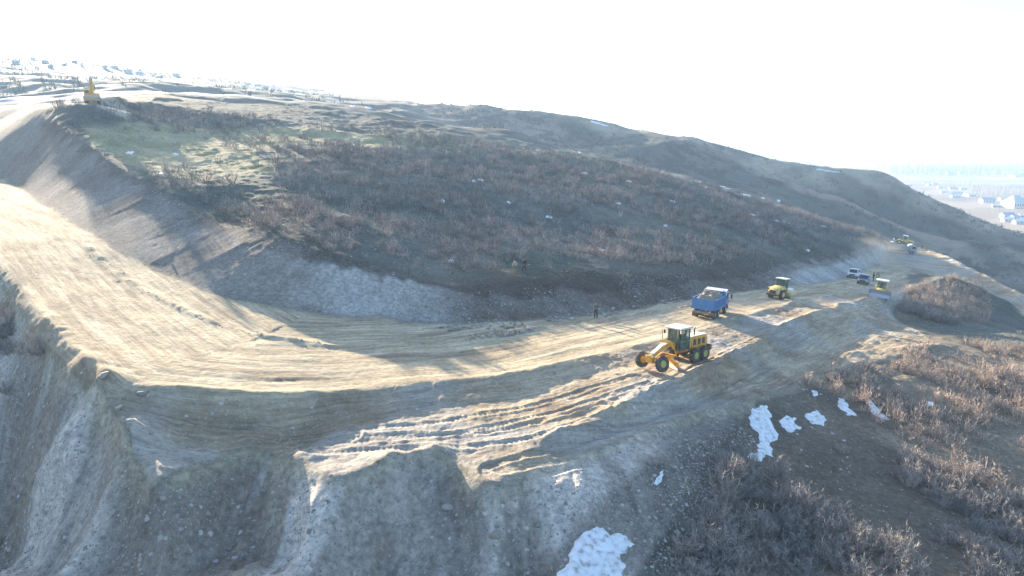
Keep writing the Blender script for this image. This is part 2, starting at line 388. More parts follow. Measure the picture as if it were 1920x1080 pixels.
# ------------------------------------------------------------------ materials
class NT_:
    def __init__(s, name):
        s.m = bpy.data.materials.new(name); s.m.use_nodes = True; s.t = s.m.node_tree
        s.b = s.t.nodes['Principled BSDF']; s.out = s.t.nodes['Material Output']
    def n(s, typ, **kw):
        nd = s.t.nodes.new(typ)
        for k, v in kw.items():
            if k in nd.inputs.keys(): nd.inputs[k].default_value = v
            else: setattr(nd, k, v)
        return nd
    def l(s, a, b): s.t.links.new(a, b)
    def math(s, op, a, b=None, c=None):
        nd = s.t.nodes.new('ShaderNodeMath'); nd.operation = op
        for i, v in enumerate((a, b, c)):
            if v is None: continue
            if isinstance(v, (int, float)): nd.inputs[i].default_value = v
            else: s.l(v, nd.inputs[i])
        return nd.outputs[0]
    def mix(s, fac, a, b, mode='MIX'):
        nd = s.t.nodes.new('ShaderNodeMix'); nd.data_type = 'RGBA'; nd.blend_type = mode
        for sock, v in ((nd.inputs[0], fac), (nd.inputs[6], a), (nd.inputs[7], b)):
            if isinstance(v, (int, float)): sock.default_value = v
            elif isinstance(v, tuple): sock.default_value = v if len(v) == 4 else v+(1,)
            else: s.l(v, sock)
        return nd.outputs[2]
    def ramp(s, fac, stops):
        nd = s.t.nodes.new('ShaderNodeValToRGB'); e = nd.color_ramp.elements
        while len(e) < len(stops): e.new(0.5)
        for el, (p, c) in zip(e, stops): el.position = p; el.color = c if len(c) == 4 else tuple(c)+(1,)
        s.l(fac, nd.inputs[0]); return nd.outputs[0]
def paint(name, rgb, rough=0.5, metal=0.0, dirt=0.25, dirt_rgb=(0.30, 0.24, 0.17), scale=3.0, trans=0.0, bump=0.0):
    """painted or bare surface with uneven dust"""
    k = NT_(name)
    tc = k.n('ShaderNodeTexCoord')
    nz = k.n('ShaderNodeTexNoise', Scale=scale, Detail=5.0, Roughness=0.65); k.l(tc.outputs['Object'], nz.inputs['Vector'])
    f = k.ramp(nz.outputs[0], [(0.38, (0, 0, 0)), (0.72, (1, 1, 1))])
    f2 = k.math('MULTIPLY', f, dirt)
    k.l(k.mix(f2, tuple(rgb), tuple(dirt_rgb)), k.b.inputs['Base Color'])
    k.b.inputs['Roughness'].default_value = rough; k.b.inputs['Metallic'].default_value = metal
    rr_ = k.math('MULTIPLY_ADD', f2, 0.5, rough); k.l(rr_, k.b.inputs['Roughness'])
    if bump:
        bp = k.n('ShaderNodeBump', Strength=0.5, Distance=bump); k.l(nz.outputs[0], bp.inputs['Height']); k.l(bp.outputs[0], k.b.inputs['Normal'])
    if trans: k.b.inputs['Transmission Weight'].default_value = trans
    return k.m

def earth_material(name, bumpy=1.0, fine=1.0, streak=0.0):
    k = NT_(name)
    at = k.n('ShaderNodeAttribute', attribute_name='Col'); ag = k.n('ShaderNodeAttribute', attribute_name='gravel')
    geo = k.n('ShaderNodeNewGeometry')
    n1 = k.n('ShaderNodeTexNoise', Scale=2.6, Detail=6.0, Roughness=0.7); k.l(geo.outputs['Position'], n1.inputs['Vector'])
    n2 = k.n('ShaderNodeTexNoise', Scale=0.35, Detail=5.0, Roughness=0.6); k.l(geo.outputs['Position'], n2.inputs['Vector'])
    v1 = k.n('ShaderNodeTexVoronoi', Scale=3.2); k.l(geo.outputs['Position'], v1.inputs['Vector'])
    v2 = k.n('ShaderNodeTexVoronoi', Scale=8.0); k.l(geo.outputs['Position'], v2.inputs['Vector'])
    a = k.math('MULTIPLY_ADD', n1.outputs[0], 2.0*fine, 1-1.0*fine)
    b = k.math('MULTIPLY_ADD', n2.outputs[0], 0.8, 0.6)
    ab = k.math('MULTIPLY', a, b)
    if streak:
        ast = k.n('ShaderNodeAttribute', attribute_name='flow')
        n3 = k.n('ShaderNodeTexNoise', Scale=2.4, Detail=8.0, Roughness=0.72); k.l(ast.outputs['Vector'], n3.inputs['Vector'])
        ab = k.math('MULTIPLY', ab, k.math('MULTIPLY_ADD', n3.outputs[0], 2.2*streak, 1-1.1*streak))
    cc = k.n('ShaderNodeCombineXYZ')
    for i in range(3): k.l(ab, cc.inputs[i])
    base = k.mix(1.0, at.outputs['Color'], cc.outputs[0], 'MULTIPLY')
    # stones : voronoi cells picked at random
    nd = k.n('ShaderNodeTexNoise', Scale=7.0, Detail=2.0); k.l(geo.outputs['Position'], nd.inputs['Vector'])
    va = k.n('ShaderNodeVectorMath', operation='MULTIPLY_ADD'); k.l(nd.outputs['Color'], va.inputs[0]); va.inputs[1].default_value = (.22, .22, .22); k.l(geo.outputs['Position'], va.inputs[2])
    k.l(va.outputs[0], v1.inputs['Vector']); k.l(va.outputs[0], v2.inputs['Vector'])
    def stones(v, thr, rad):
        sep = k.n('ShaderNodeSeparateColor'); k.l(v.outputs['Color'], sep.inputs[0])
        pick = k.math('GREATER_THAN', k.math('MULTIPLY_ADD', ag.outputs['Fac'], thr, sep.outputs[0]), 1.0)
        rnd = k.math('MULTIPLY_ADD', sep.outputs[1], rad, rad*0.35)
        near = k.math('LESS_THAN', v.outputs['Distance'], rnd)
        return k.math('MULTIPLY', pick, near), sep.outputs[2]
    s1, c1 = stones(v1, 0.30, 0.34); s2, c2 = stones(v2, 0.62, 0.42)
    st1 = k.ramp(c1, [(0.0, (0.24, 0.22, 0.20)), (0.4, (0.36, 0.34, 0.31)), (1.0, (0.66, 0.63, 0.58))])
    st2 = k.ramp(c2, [(0.0, (0.20, 0.18, 0.165)), (1.0, (0.52, 0.49, 0.44))])
    c = k.mix(s2, base, st2); c = k.mix(s1, c, st1)
    k.l(c, k.b.inputs['Base Color']); k.b.inputs['Roughness'].default_value = 0.95
    k.b.inputs['Specular IOR Level'].default_value = 0.15
    h = k.math('MULTIPLY_ADD', n1.outputs[0], 0.20*bumpy, 0)
    if streak: h = k.math('MULTIPLY_ADD', n3.outputs[0], 0.14*streak, h)
    h = k.math('ADD', h, k.math('MULTIPLY', s1, 0.09)); h = k.math('ADD', h, k.math('MULTIPLY', s2, 0.04))
    bp = k.n('ShaderNodeBump', Strength=0.9, Distance=1.0); k.l(h, bp.inputs['Height']); k.l(bp.outputs[0], k.b.inputs['Normal'])
    return k.m

# ------------------------------------------------------------------ earth colours per vertex (albedo, with some sunlit tone painted in)
def c3(r, g, b): return np.array([r, g, b], float)
def lerp(A, B, t): return A+(B-A)*np.asarray(t)[..., None]
C = np.zeros(X.shape+(3,))
nX, nY = X, Y
soft_fill = np.zeros(X.shape); soft_fill[:nn] = np.clip(w_fill+w_bank+w_road, 0, 1)
soil = lerp(c3(0.115, 0.125, 0.105), c3(0.20, 0.20, 0.16), sstep(-0.4, 0.6, fbm(X, Y, 14, 4, 71)))
soil = lerp(soil, c3(0.085, 0.092, 0.06), 0.5*sstep(0.0, 0.7, fbm(X, Y, 25, 4, 72)))
soil = lerp(soil, c3(0.17, 0.12, 0.09), 0.5*sstep(0.2, 0.8, fbm(X, Y, 8, 4, 73)))
sunny = sstep(R(11), R(22), TH)*sstep(0.35, 0.5, 1-soft_fill)*sstep(118, 100, RR)*sstep(0, 1, 1)  # where the lower right slope gets its sunlit brightness in the soil colour
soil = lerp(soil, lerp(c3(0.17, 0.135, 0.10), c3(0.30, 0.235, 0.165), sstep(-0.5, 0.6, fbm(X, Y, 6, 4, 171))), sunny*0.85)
mnd = blur(inpoly(X, Y, np.array([p[:2] for p in (PY(1680,590,101), PY(1700,542,116), PY(1745,526,122), PY(1790,513,131), PY(1850,535,131), PY(1866,575,124), PY(1850,608,106), PY(1780,608,100))])).astype(float), 6)
soil = lerp(soil, lerp(c3(0.15, 0.12, 0.09), c3(0.25, 0.20, 0.15), sstep(-.5, .5, fbm(X, Y, 4, 4, 191))), mnd)
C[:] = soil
# dry grass meadow on the crest of the near hill
mead = inpoly(X+6*fbm(X, Y, 20, 3, 74), Y+6*fbm(X, Y, 20, 3, 75), np.array([PY(120,210,118)[:2],PY(130,250,112)[:2],PY(330,345,96)[:2],PY(400,330,104)[:2],PY(560,250,135)[:2],PY(880,262,168)[:2],PY(860,235,182)[:2],PY(560,205,165)[:2],PY(300,215,140)[:2],PY(140,205,130)[:2]]))
mead = blur(mead.astype(float), 12)
C = lerp(C, lerp(c3(0.50, 0.42, 0.25), c3(0.34, 0.31, 0.17), sstep(-0.5, 0.6, fbm(X, Y, 7, 4, 76))), mead*0.85)
# far hills
hz = sstep(250, 310, RR)
fh = lerp(c3(0.085, 0.095, 0.082), c3(0.23, 0.19, 0.145), sstep(-0.2, 0.8, fbm(X, Y, 45, 5, 77)))
fh = lerp(fh, c3(0.045, 0.045, 0.04), 0.8*sstep(0.05, 0.4, fbm(X, Y, 8, 4, 78)))
rl = xy('ridge'); drl = np.full(X.shape, 1e9); drl[nn:], _, _ = polydist(X[nn:], Y[nn:], rl[::3])
ds3 = np.full(X.shape, 1e9); ds3[nn:], _, _ = polydist(X[nn:], Y[nn:], xy('spur3')[::3])
fh = lerp(fh, lerp(c3(0.40, 0.33, 0.23), c3(0.22, 0.19, 0.14), sstep(-.5, .5, fbm(X, Y, 12, 4, 177))), 0.9*sstep(26, 8, drl+10*fbm(X, Y, 30, 3, 178)))  # tan meadow along the ridge, its lit crest painted in as colour
fh = lerp(fh, c3(0.34, 0.25, 0.19), 0.8*sstep(12, 3, ds3+6*fbm(X, Y, 20, 3, 179)))  # spur crest coloured lighter to read as sunlit
C = lerp(C, fh, hz)
crestband = sstep(0, 1, 0)
# snow lying on the far upland, patchy
upland = sstep(205, 290, RR)*sstep(R(-11), R(-15), TH)
sn = fbm(X*0.55, Y*1.3, 26, 5, 79); snm = sstep(0.22, 0.36, sn)*upland
C = lerp(C, c3(0.15, 0.16, 0.14), upland*0.8)
C = lerp(C, c3(0.62, 0.65, 0.70), snm*sstep(0.46, 0.60, sn)*0.7)
# plain with fields
plain = sstep(-52, -58, Z)*hz
fldx = np.floor((X+0.35*Y+60*fbm(X, Y, 900, 2, 80))/420); fldy = np.floor((Y-0.12*X+25*fbm(X, Y, 900, 2, 81))/np.where(RR > 2200, 260, 120))
fr = _hash(fldx, fldy, 9)
pc = lerp(c3(0.24, 0.20, 0.165), c3(0.36, 0.30, 0.25), fr)
pc = lerp(pc, c3(0.50, 0.48, 0.45), (fr > 0.86).astype(float)*0.7)
pc = lerp(pc, c3(0.12, 0.10, 0.085), 0.6*sstep(0.1, 0.5, fbm(X, Y*2.2, 190, 5, 82)))
C = lerp(C, pc, plain)
# dirt surfaces near
Cn = C[:nn]
street = 0.5+0.45*fbm(S_edge*0.06, sd_edge, 1.1, 5, 83)+0.35*fbm(S_edge*0.08, sd_edge, 0.4, 3, 183)
road_c = lerp(c3(0.38, 0.305, 0.20), c3(0.58, 0.485, 0.335), np.clip(street, 0, 1))
road_c = lerp(road_c, c3(0.27, 0.215, 0.15), 0.75*sstep(0.35, 0.75, fbm(S_edge*0.09, sd_edge, 0.9, 4, 84)))
inner = w_upper*sstep(0, 1.0, 1)
low_c = lerp(c3(0.33, 0.26, 0.175), c3(0.50, 0.41, 0.29), np.clip(0.5+0.6*fbm(S_edge*0.1, sd_edge, 1.6, 4, 85), 0, 1))
low_c = lerp(low_c, c3(0.24, 0.175, 0.12), 0.6*sstep(0.1, 0.7, fbm(Xn, Yn, 4, 4, 86)))
low_c = lerp(low_c, c3(0.40, 0.38, 0.34), 0.7*sstep(0.0, 0.5, fbm(Xn, Yn, 9, 3, 87)))
rc = lerp(low_c, road_c, w_upper)
rc = lerp(rc, c3(0.48, 0.42, 0.32), w_up2)
Cn = lerp(Cn, rc, np.clip(w_road, 0, 1))
# cutting
az = np.arctan2(Xn, Yn)
bk = lerp(c3(0.19, 0.165, 0.14), c3(0.31, 0.28, 0.24), np.clip(0.5+0.5*fbm(S_cre, d_toe*0.3, 5, 4, 88), 0, 1))
pale = sstep(-0.2, 0.3, fbm(S_cre, d_toe*0.35, 2.2, 4, 89)+0.4)*np.exp(-((az-R(-11.5))/R(5.5))**2)
bk = lerp(bk, c3(0.46, 0.44, 0.40), pale)
brown = sstep(R(-7), R(-2), az)*(1-sstep(R(19), R(23), az))
bk = lerp(bk, lerp(c3(0.12, 0.088, 0.066), c3(0.21, 0.185, 0.155), np.clip(0.5+0.7*fbm(S_cre, d_toe*0.5, 3.5, 4, 90), 0, 1)), brown*0.9)
bk = lerp(bk, lerp(c3(0.36, 0.35, 0.32), c3(0.52, 0.50, 0.46), np.clip(0.5+0.8*fbm(S_cre, d_toe*0.2, 2.0, 4, 190), 0, 1)), sstep(R(21), R(23.5), az)*sstep(0.62, 0.45, bank_t))
top_t = 0.80-0.28*brown-0.10*sstep(R(21), R(24), az)+0.10*fbm(S_cre, Xn*0, 3, 3, 91)
topsoil = sstep(0, 0.12, bank_t-top_t)
bk = lerp(bk, c3(0.085, 0.068, 0.056), topsoil*np.where(az > R(-17), 0.80, 0.5))
Cn = lerp(Cn, bk, np.clip(w_bank, 0, 1))
# dark rim of turf just above the cutting
rim = np.exp(-(d_cre/2.2)**2)*(1-w_bank)*(1-w_road)
Cn = lerp(Cn, c3(0.09, 0.075, 0.06), 0.65*rim*sstep(R(-28), R(-18), az))
# fill slope
fl = lerp(c3(0.25, 0.215, 0.18), c3(0.56, 0.495, 0.43), np.clip(0.5+0.8*fbm(S_f, d_f*0.3, 5, 5, 92), 0, 1))
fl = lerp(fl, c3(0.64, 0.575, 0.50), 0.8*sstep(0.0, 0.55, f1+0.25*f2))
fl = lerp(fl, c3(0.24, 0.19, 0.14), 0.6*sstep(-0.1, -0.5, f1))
fl = lerp(fl, c3(0.22, 0.165, 0.11), 0.7*sstep(0.15, 0.6, fbm(S_f+3, d_f*0.45, 5.5, 5, 93)))
fl = lerp(fl, c3(0.13, 0.11, 0.09), 0.75*sstep(R(9), R(17), az+0.05*fbm(Xn, Yn, 3, 3, 94)))
fl = lerp(fl, c3(0.50, 0.42, 0.28), 0.6*np.exp(-(d_out/0.8)**2))
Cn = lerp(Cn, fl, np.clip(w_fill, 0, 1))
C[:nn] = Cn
gravel = np.zeros(X.shape)
gravel[:nn] = np.clip(w_fill*(0.45+0.75*sstep(-0.2, 0.5, fbm(Xn, Yn, 4, 3, 95)))+w_bank*0.55*sstep(-0.3, 0.4, fbm(Xn, Yn, 5, 3, 96))+w_road*(1-w_upper)*0.35+w_road*w_upper*0.06+nat*0.12, 0, 1)
band = inpoly(Xn, Yn, np.array([PY(1180,900,38)[:2],PY(1380,780,48)[:2],PY(1460,800,48)[:2],PY(1350,900,41)[:2],PY(1400,1080,33)[:2],PY(1000,1080,30)[:2]]))
band = soft(band, 14)
gravel[:nn] = np.maximum(gravel[:nn], band)
C[:nn] = lerp(C[:nn], c3(0.15, 0.125, 0.10), 0.6*band)

# ------------------------------------------------------------------ split the sheet into the parts of the setting
zid = np.full(X.shape, 0)
zid[hz > 0.5] = 4
zid[(hz > 0.5) & (plain > 0.5)] = 5
zn = zid[:nn]
zn[w_fill > 0.5] = 3; zn[w_bank > 0.5] = 2; zn[(w_road > 0.5) & (w_bank <= 0.5)] = 1
fz = zid[:-1, :-1]
ii, jj = np.meshgrid(np.arange(NR-1), np.arange(NT-1), indexing='ij')
quad = np.stack([ii*NT+jj, ii*NT+jj+1, (ii+1)*NT+jj+1, (ii+1)*NT+jj], -1)
V = np.stack([X, Y, Z], -1).reshape(-1, 3); CC = C.reshape(-1, 3); GG = gravel.reshape(-1)
EM = earth_material('earth'); ER = earth_material('graded_earth', .7, .55, 1.0); EB = earth_material('cut_earth', 1.3, 1.1, 0.42); EF = earth_material('far_earth', 0.0, 0.8)
names = {0: ('hillside', EM), 1: ('dirt_road', ER), 2: ('cut_bank', EB), 3: ('spoil_slope', EB), 4: ('far_hills', EF), 5: ('valley_plain', EF)}
# vertex normals computed once for the whole sheet so that the seams between the parts stay invisible
def sheet_normals():
    P = np.stack([X, Y, Z], -1)
    du = np.zeros_like(P); dv = np.zeros_like(P)
    du[:, 1:-1] = P[:, 2:]-P[:, :-2]; du[:, 0] = P[:, 1]-P[:, 0]; du[:, -1] = P[:, -1]-P[:, -2]
    dv[1:-1] = P[2:]-P[:-2]; dv[0] = P[1]-P[0]; dv[-1] = P[-1]-P[-2]
    N = np.cross(du, dv); return N/np.linalg.norm(N, axis=-1, keepdims=True)
NRM = sheet_normals().reshape(-1, 3)
flow = np.zeros(X.shape+(3,))
flow[:nn, :, 0] = np.where(w_bank > .5, S_cre, np.where(w_fill > .5, S_f, sd_edge*1.6)); flow[:nn, :, 1] = np.where(w_bank > .5, d_toe*0.28, np.where(w_fill > .5, d_f*0.35, S_edge*0.10))
FLW = flow.reshape(-1, 3)
for z, (nm, mt) in names.items():
    q = quad[fz == z]
    if len(q) == 0: continue
    used, inv = np.unique(q.ravel(), return_inverse=True)
    me = mesh_np(nm, V[used], inv.reshape(-1, 4))
    set_col(me, CC[used]); set_float(me, GG[used], 'gravel')
    if nm in ('dirt_road', 'cut_bank', 'spoil_slope'):
        af = me.attributes.new('flow', 'FLOAT_VECTOR', 'POINT'); af.data.foreach_set('vector', FLW[used].astype(np.float32).ravel())
    me.materials.append(mt)
    me.normals_split_custom_set_from_vertices(NRM[used].tolist()) if nm in ('hillside', 'dirt_road', 'cut_bank', 'spoil_slope') else None
    tag(link(nm, me), kind='structure')

# ------------------------------------------------------------------ light, sky, air
SUN_AZ = R(-35.2); SUN_EL = R(SUNEL)        # azimuth from +Y (forward), towards +X
sd = Vector((math.sin(SUN_AZ)*math.cos(SUN_EL), math.cos(SUN_AZ)*math.cos(SUN_EL), math.sin(SUN_EL)))
sun = bpy.data.lights.new('sun', 'SUN'); sun.energy = 5.0; sun.angle = R(0.55); sun.color = (1.0, 0.84, 0.64)
so = bpy.data.objects.new('sun', sun); col.objects.link(so); so.rotation_euler = sd.to_track_quat('Z', 'Y').to_euler(); so.location = (0, 0, 200)
w = bpy.data.worlds.new('World'); scene.world = w; w.use_nodes = True
wt = w.node_tree; bg = wt.nodes['Background']
sky = wt.nodes.new('ShaderNodeTexSky'); sky.sky_type = 'NISHITA'; sky.sun_disc = False
sky.sun_elevation = SUN_EL; sky.sun_rotation = SUN_AZ; sky.altitude = 800; sky.air_density = 1.0; sky.dust_density = 2.2; sky.ozone_density = 2.2
wt.links.new(sky.outputs[0], bg.inputs[0]); bg.inputs[1].default_value = WORLD
# air : one closed box of even haze round camera and scene, the sky outside
me = bpy.data.meshes.new('haze'); bm = bmesh.new(); bmesh.ops.create_cube(bm, size=1.0); bm.to_mesh(me); bm.free()
hzobj = link('haze', me); ztop = float(Z.max())+6; zbot = float(Z.min())-1
hzobj.scale = (19600, 19600, ztop-zbot); hzobj.location = (0, 0, (ztop+zbot)/2)
hm = bpy.data.materials.new('haze'); hm.use_nodes = True; ht = hm.node_tree; ht.nodes.remove(ht.nodes['Principled BSDF'])
pv = ht.nodes.new('ShaderNodeVolumePrincipled'); pv.inputs['Color'].default_value = (0.52, 0.74, 1.0, 1); pv.inputs['Density'].default_value = HAZE; pv.inputs['Anisotropy'].default_value = 0.15
ht.links.new(pv.outputs[0], ht.nodes['Material Output'].inputs['Volume']); me.materials.append(hm)
tag(hzobj, 'thin pale haze thickening towards the far plain', 'haze', kind='stuff')
scene.view_settings.view_transform = 'Standard'; scene.view_settings.look = 'None'
scene.view_settings.exposure = EXPO; scene.view_settings.gamma = 1.0
scene.cycles.max_bounces = 5; scene.cycles.volume_bounces = 1; scene.cycles.transparent_max_bounces = 6
# ------------------------------------------------------------------ shrubs
def twig_material(name, a, b):
    k = NT_(name)
    oi = k.n('ShaderNodeObjectInfo'); geo = k.n('ShaderNodeNewGeometry')
    nz = k.n('ShaderNodeTexNoise', Scale=0.22, Detail=3.0); k.l(geo.outputs['Position'], nz.inputs['Vector'])
    f = k.math('ADD', k.math('MULTIPLY', oi.outputs['Random'], 0.5), k.math('MULTIPLY_ADD', nz.outputs[0], 2.0, -0.75))
    at = k.n('ShaderNodeAttribute', attribute_name='Col')
    c = k.mix(f, a, b)
    c = k.mix(1.0, c, at.outputs['Color'], 'MULTIPLY')
    k.l(c, k.b.inputs['Base Color']); k.b.inputs['Roughness'].default_value = 0.8; k.b.inputs['Specular IOR Level'].default_value = 0.2
    return k.m
TW = twig_material('bare_twigs', (0.27, 0.26, 0.25), (0.43, 0.365, 0.32))

def shrub_geo(n_stem, n_twig, wid, seed, spread=1.0, h=1.0):
    """ribbons of a bare thorny shrub of unit radius; returns verts, quads, tint"""
    r = np.random.default_rng(seed); V = []; Q = []; T = []
    def ribbon(p, q, w0, w1, tint):
        d = q-p; s = np.cross(d, r.normal(size=3)); s /= np.linalg.norm(s)+1e-9
        b = len(V); V.extend([p-s*w0, p+s*w0, q+s*w1, q-s*w1]); Q.append((b, b+1, b+2, b+3)); T.extend([tint]*4)
    for i in range(n_stem):
        a = r.uniform(0, 2*np.pi); lean = r.uniform(0.05, 1.15)*spread
        base = np.array([math.cos(a), math.sin(a), 0])*r.uniform(0, 0.35)
        dr = np.array([math.cos(a)*math.sin(lean), math.sin(a)*math.sin(lean), math.cos(lean)*h])
        L = r.uniform(0.65, 1.05); p = base-np.array([0, 0, 0.08]); nseg = 3
        pts_ = [p]
        for k in range(nseg):
            p = p+dr*L/nseg+r.normal(size=3)*0.05; dr = dr+np.array([0, 0, 0.08]); pts_.append(p)
        tint = r.uniform(0.6, 1.15)
        for k in range(nseg): ribbon(pts_[k], pts_[k+1], wid*1.5*(1-k*0.25), wid*1.5*(0.75-k*0.25), tint*0.85)
        for k in range(n_twig):
            t = r.uniform(0.25, 1.0)*nseg; j = min(int(t), nseg-1); q = pts_[j]+(pts_[j+1]-pts_[j])*(t-j)
            dd = dr/np.linalg.norm(dr)*0.5+r.normal(size=3)*0.55+np.array([0, 0, 0.35]); dd /= np.linalg.norm(dd)
            ll = r.uniform(0.14, 0.38)
            m = q+dd*ll*0.55; e = m+(dd+r.normal(size=3)*0.35)*ll*0.45
            tt = tint*r.uniform(0.85, 1.35)
            ribbon(q, m, wid*0.8, wid*0.6, tt); ribbon(m, e, wid*0.6, wid*0.15, tt*1.1)
    return np.array(V), np.array(Q), np.array(T)
SH_HI = [shrub_geo(24, 22, 0.013, 100+i, [1.0, 1.15, .8, 1.2, .9, 1.0, 1.1, .7][i], [1.0, .85, 1.25, .8, 1.1, 1, .9, 1.35][i]) for i in range(8)]
SH_ME = [shrub_geo(10, 10, 0.020, 200+i, 1.05, 1.0) for i in range(6)]
SH_LO = [shrub_geo(6, 1, 0.055, 300+i, 1.1, .9) for i in range(5)]
sh_mesh = []
for i, (v, q, t) in enumerate(SH_HI):
    me = mesh_np('shrub', v, q, False); set_col(me, np.repeat(t[:, None], 3, 1)); me.materials.append(TW); sh_mesh.append(me)

def poly_px(pp): return np.array([drop(*p)[:2] for p in pp])
def scatter(poly, n, dens, rnd):
    """random plan points in a polygon thinned by a density function"""
    x0, y0 = poly.min(0); x1, y1 = poly.max(0)
    x = rnd.uniform(x0, x1, n); y = rnd.uniform(y0, y1, n)
    m = inpoly(x, y, poly); x, y = x[m], y[m]
    m = rnd.uniform(0, 1, len(x)) < dens(x, y); return x[m], y[m]
def to_px(x, y, z):
    d = y*CP-z*SP; return 960+F*x/d, 540-F*(y*SP+z*CP)/d
r3 = np.random.default_rng(33)
snow_poly_plan = []
# individual shrubs below the road, right
regA = poly_px([(1440,735),(1560,700),(1700,665),(1800,645),(1925,618),(2100,640),(2100,1130),(1230,1130),(1300,1000),(1330,900),(1400,800)])
def densA(x, y):
    px, py = to_px(x, y, H(x, y))
    d = sstep(-0.45, 0.2, fbm(x, y, 8, 3, 111))*0.92+0.08
    clear = np.exp(-(((px-1640)/75)**2+((py-870)/90)**2))+0.9*np.exp(-(((px-1480)/60)**2+((py-790)/45)**2))+0.6*np.exp(-(((px-1760)/90)**2+((py-960)/45)**2))
    return np.clip(d-clear, 0, 1)
ax, ay = scatter(regA, 13500, densA, r3)
px_, py_ = to_px(ax, ay, H(ax, ay)); rad = np.hypot(ax, ay)
inside = (px_ > 1180) & (px_ < 1960) & (py_ < 1130)
ax, ay, px_, py_, rad = ax[inside], ay[inside], px_[inside], py_[inside], rad[inside]
# left side thorn bushes and the mound by the crawler
lx, ly = scatter(poly_px([(0,560),(55,600),(120,690),(60,720),(0,760)]), 500, lambda x, y: 0.35+0*x, r3)
mx, my = scatter(np.array([p[:2] for p in (PY(1690,588,103), PY(1700,545,115), PY(1745,528,122), PY(1790,515,131), PY(1845,535,131), PY(1862,575,124), PY(1850,606,106), PY(1780,606,101))]), 1500, lambda x, y: 0.6+0*x, r3)
order = np.argsort(rad)
def mk_shrub(x, y, size, label, group):
    o = bpy.data.objects.new('shrub', sh_mesh[r3.integers(len(sh_mesh))]); col.objects.link(o)
    o.location = (x, y, float(H(x, y))-0.03); o.rotation_euler = (r3.uniform(-.12, .12), r3.uniform(-.12, .12), r3.uniform(0, 6.28))
    o.scale = (size, size, size*r3.uniform(0.8, 1.15)); tag(o, label, 'shrub', group); return o
n_ind = 0
for x, y in list(zip(lx, ly))[:14]:
    mk_shrub(x, y, r3.uniform(0.9, 1.5), 'bare grey shrub at the left edge, below the outer rim of the road bend', 'shrubs on the left spoil slope'); n_ind += 1
mo = np.argsort(np.hypot(mx, my))
for i in mo[:50]:
    mk_shrub(mx[i], my[i], r3.uniform(0.8, 1.5), 'bare brown shrub covering the dark mound right of the bulldozer', 'shrubs on the mound'); n_ind += 1
GA = [(lambda a, b: b > 860 and a < 1500, 'bare grey thorn shrub near the bottom edge, right of the largest snow patch', 'grey shrubs right of the big snow patch'),
      (lambda a, b: b > 860 and a < 1720, 'bare pale reddish shrub at the bottom of the slope, left of the corner', 'reddish shrubs at the bottom of the slope'),
      (lambda a, b: b > 860, 'bare brown shrub in the bottom right corner of the slope', 'shrubs in the bottom right corner'),
      (lambda a, b: a < 1560, 'bare dark shrub among the small snow patches beside the spoil slope', 'shrubs among the small snow patches'),
      (lambda a, b: True, 'sunlit reddish brown shrub on the open slope below the lower track, right edge', 'sunlit shrubs below the lower track')]
placed = []
rest = []
for i in order:
    if n_ind < 298:
        for f, lb, gp in GA:
            if f(px_[i], py_[i]): mk_shrub(ax[i], ay[i], r3.uniform(0.7, 1.35), lb, gp); n_ind += 1; break
    else: rest.append((ax[i], ay[i]))
rest += [(mx[i], my[i]) for i in mo[50:]]

def bake(items, geos, name, mat, tint_rgb=True, kind='stuff', label=None, cat=None):
    """items: x, y, size, tint -> one mesh"""
    Vs = []; Qs = []; Cs = []; off = 0
    for n_, (x, y, s_, hs, tint) in enumerate(items):
        v, q, t = geos[n_ % len(geos)]
        a = r3.uniform(0, 6.28); ca, sa = math.cos(a), math.sin(a)
        W = np.empty_like(v); W[:, 0] = (v[:, 0]*ca-v[:, 1]*sa)*s_+x; W[:, 1] = (v[:, 0]*sa+v[:, 1]*ca)*s_+y
        W[:, 2] = v[:, 2]*s_*hs
        Vs.append(W); Qs.append(q+off); Cs.append(t[:, None]*np.asarray(tint)[None]); off += len(v)
    V_ = np.vstack(Vs); reps = [len(w) for w in Vs]
    base = H(np.array([i[0] for i in items]), np.array([i[1] for i in items]))
    V_[:, 2] += np.repeat(base, reps)-0.03
    me = mesh_np(name, V_, np.vstack(Qs), False); set_col(me, np.vstack(Cs)); me.materials.append(mat)
    o = link(name, me); tag(o, label, cat, None, kind); return o
# dense scrub over the near hill
regH = np.array([p[:2] for p in (PY(90,222,140), PY(140,262,121), PY(215,310,104), PY(300,365,90), PY(400,418,82), PY(500,448,75.5), PY(640,493,71.5), PY(760,522,73), PY(850,536,76), PY(960,525,80), PY(1160,518,90), PY(1260,514,97),
    PY(1350,500,107), PY(1450,485,122), PY(1550,470,148), PY(1640,445,200), PY(1650,444,250), PY(1600,420,240), PY(1500,395,225), PY(1300,335,205), PY(1100,285,192), PY(900,245,187), PY(700,205,180), PY(500,185,172), PY(300,185,160), PY(120,185,145))])
def densH(x, y):
    px, py = to_px(x, y, H(x, y))
    d = 0.25+0.75*sstep(-0.35, 0.25, fbm(x, y, 13, 4, 121))
    mdw = np.exp(-(((px-330)/170)**2+((py-285-0.10*(px-330))/46)**2))+0.8*np.exp(-(((px-560)/140)**2+((py-245)/30)**2))
    bare = 0.9*np.exp(-(((px-470)/70)**2+((py-360)/45)**2))
    return np.clip(d-1.1*mdw-bare, 0.03, 1)
hx, hy = scatter(regH, 15500, densH, r3)
dcr, _, _ = polydist(hx, hy, P_cre[::3]); kk = dcr > 1.2; hx, hy = hx[kk], hy[kk]
hc = fbm(hx, hy, 17, 3, 122); hpx, hpy = to_px(hx, hy, H(hx, hy))
items = []
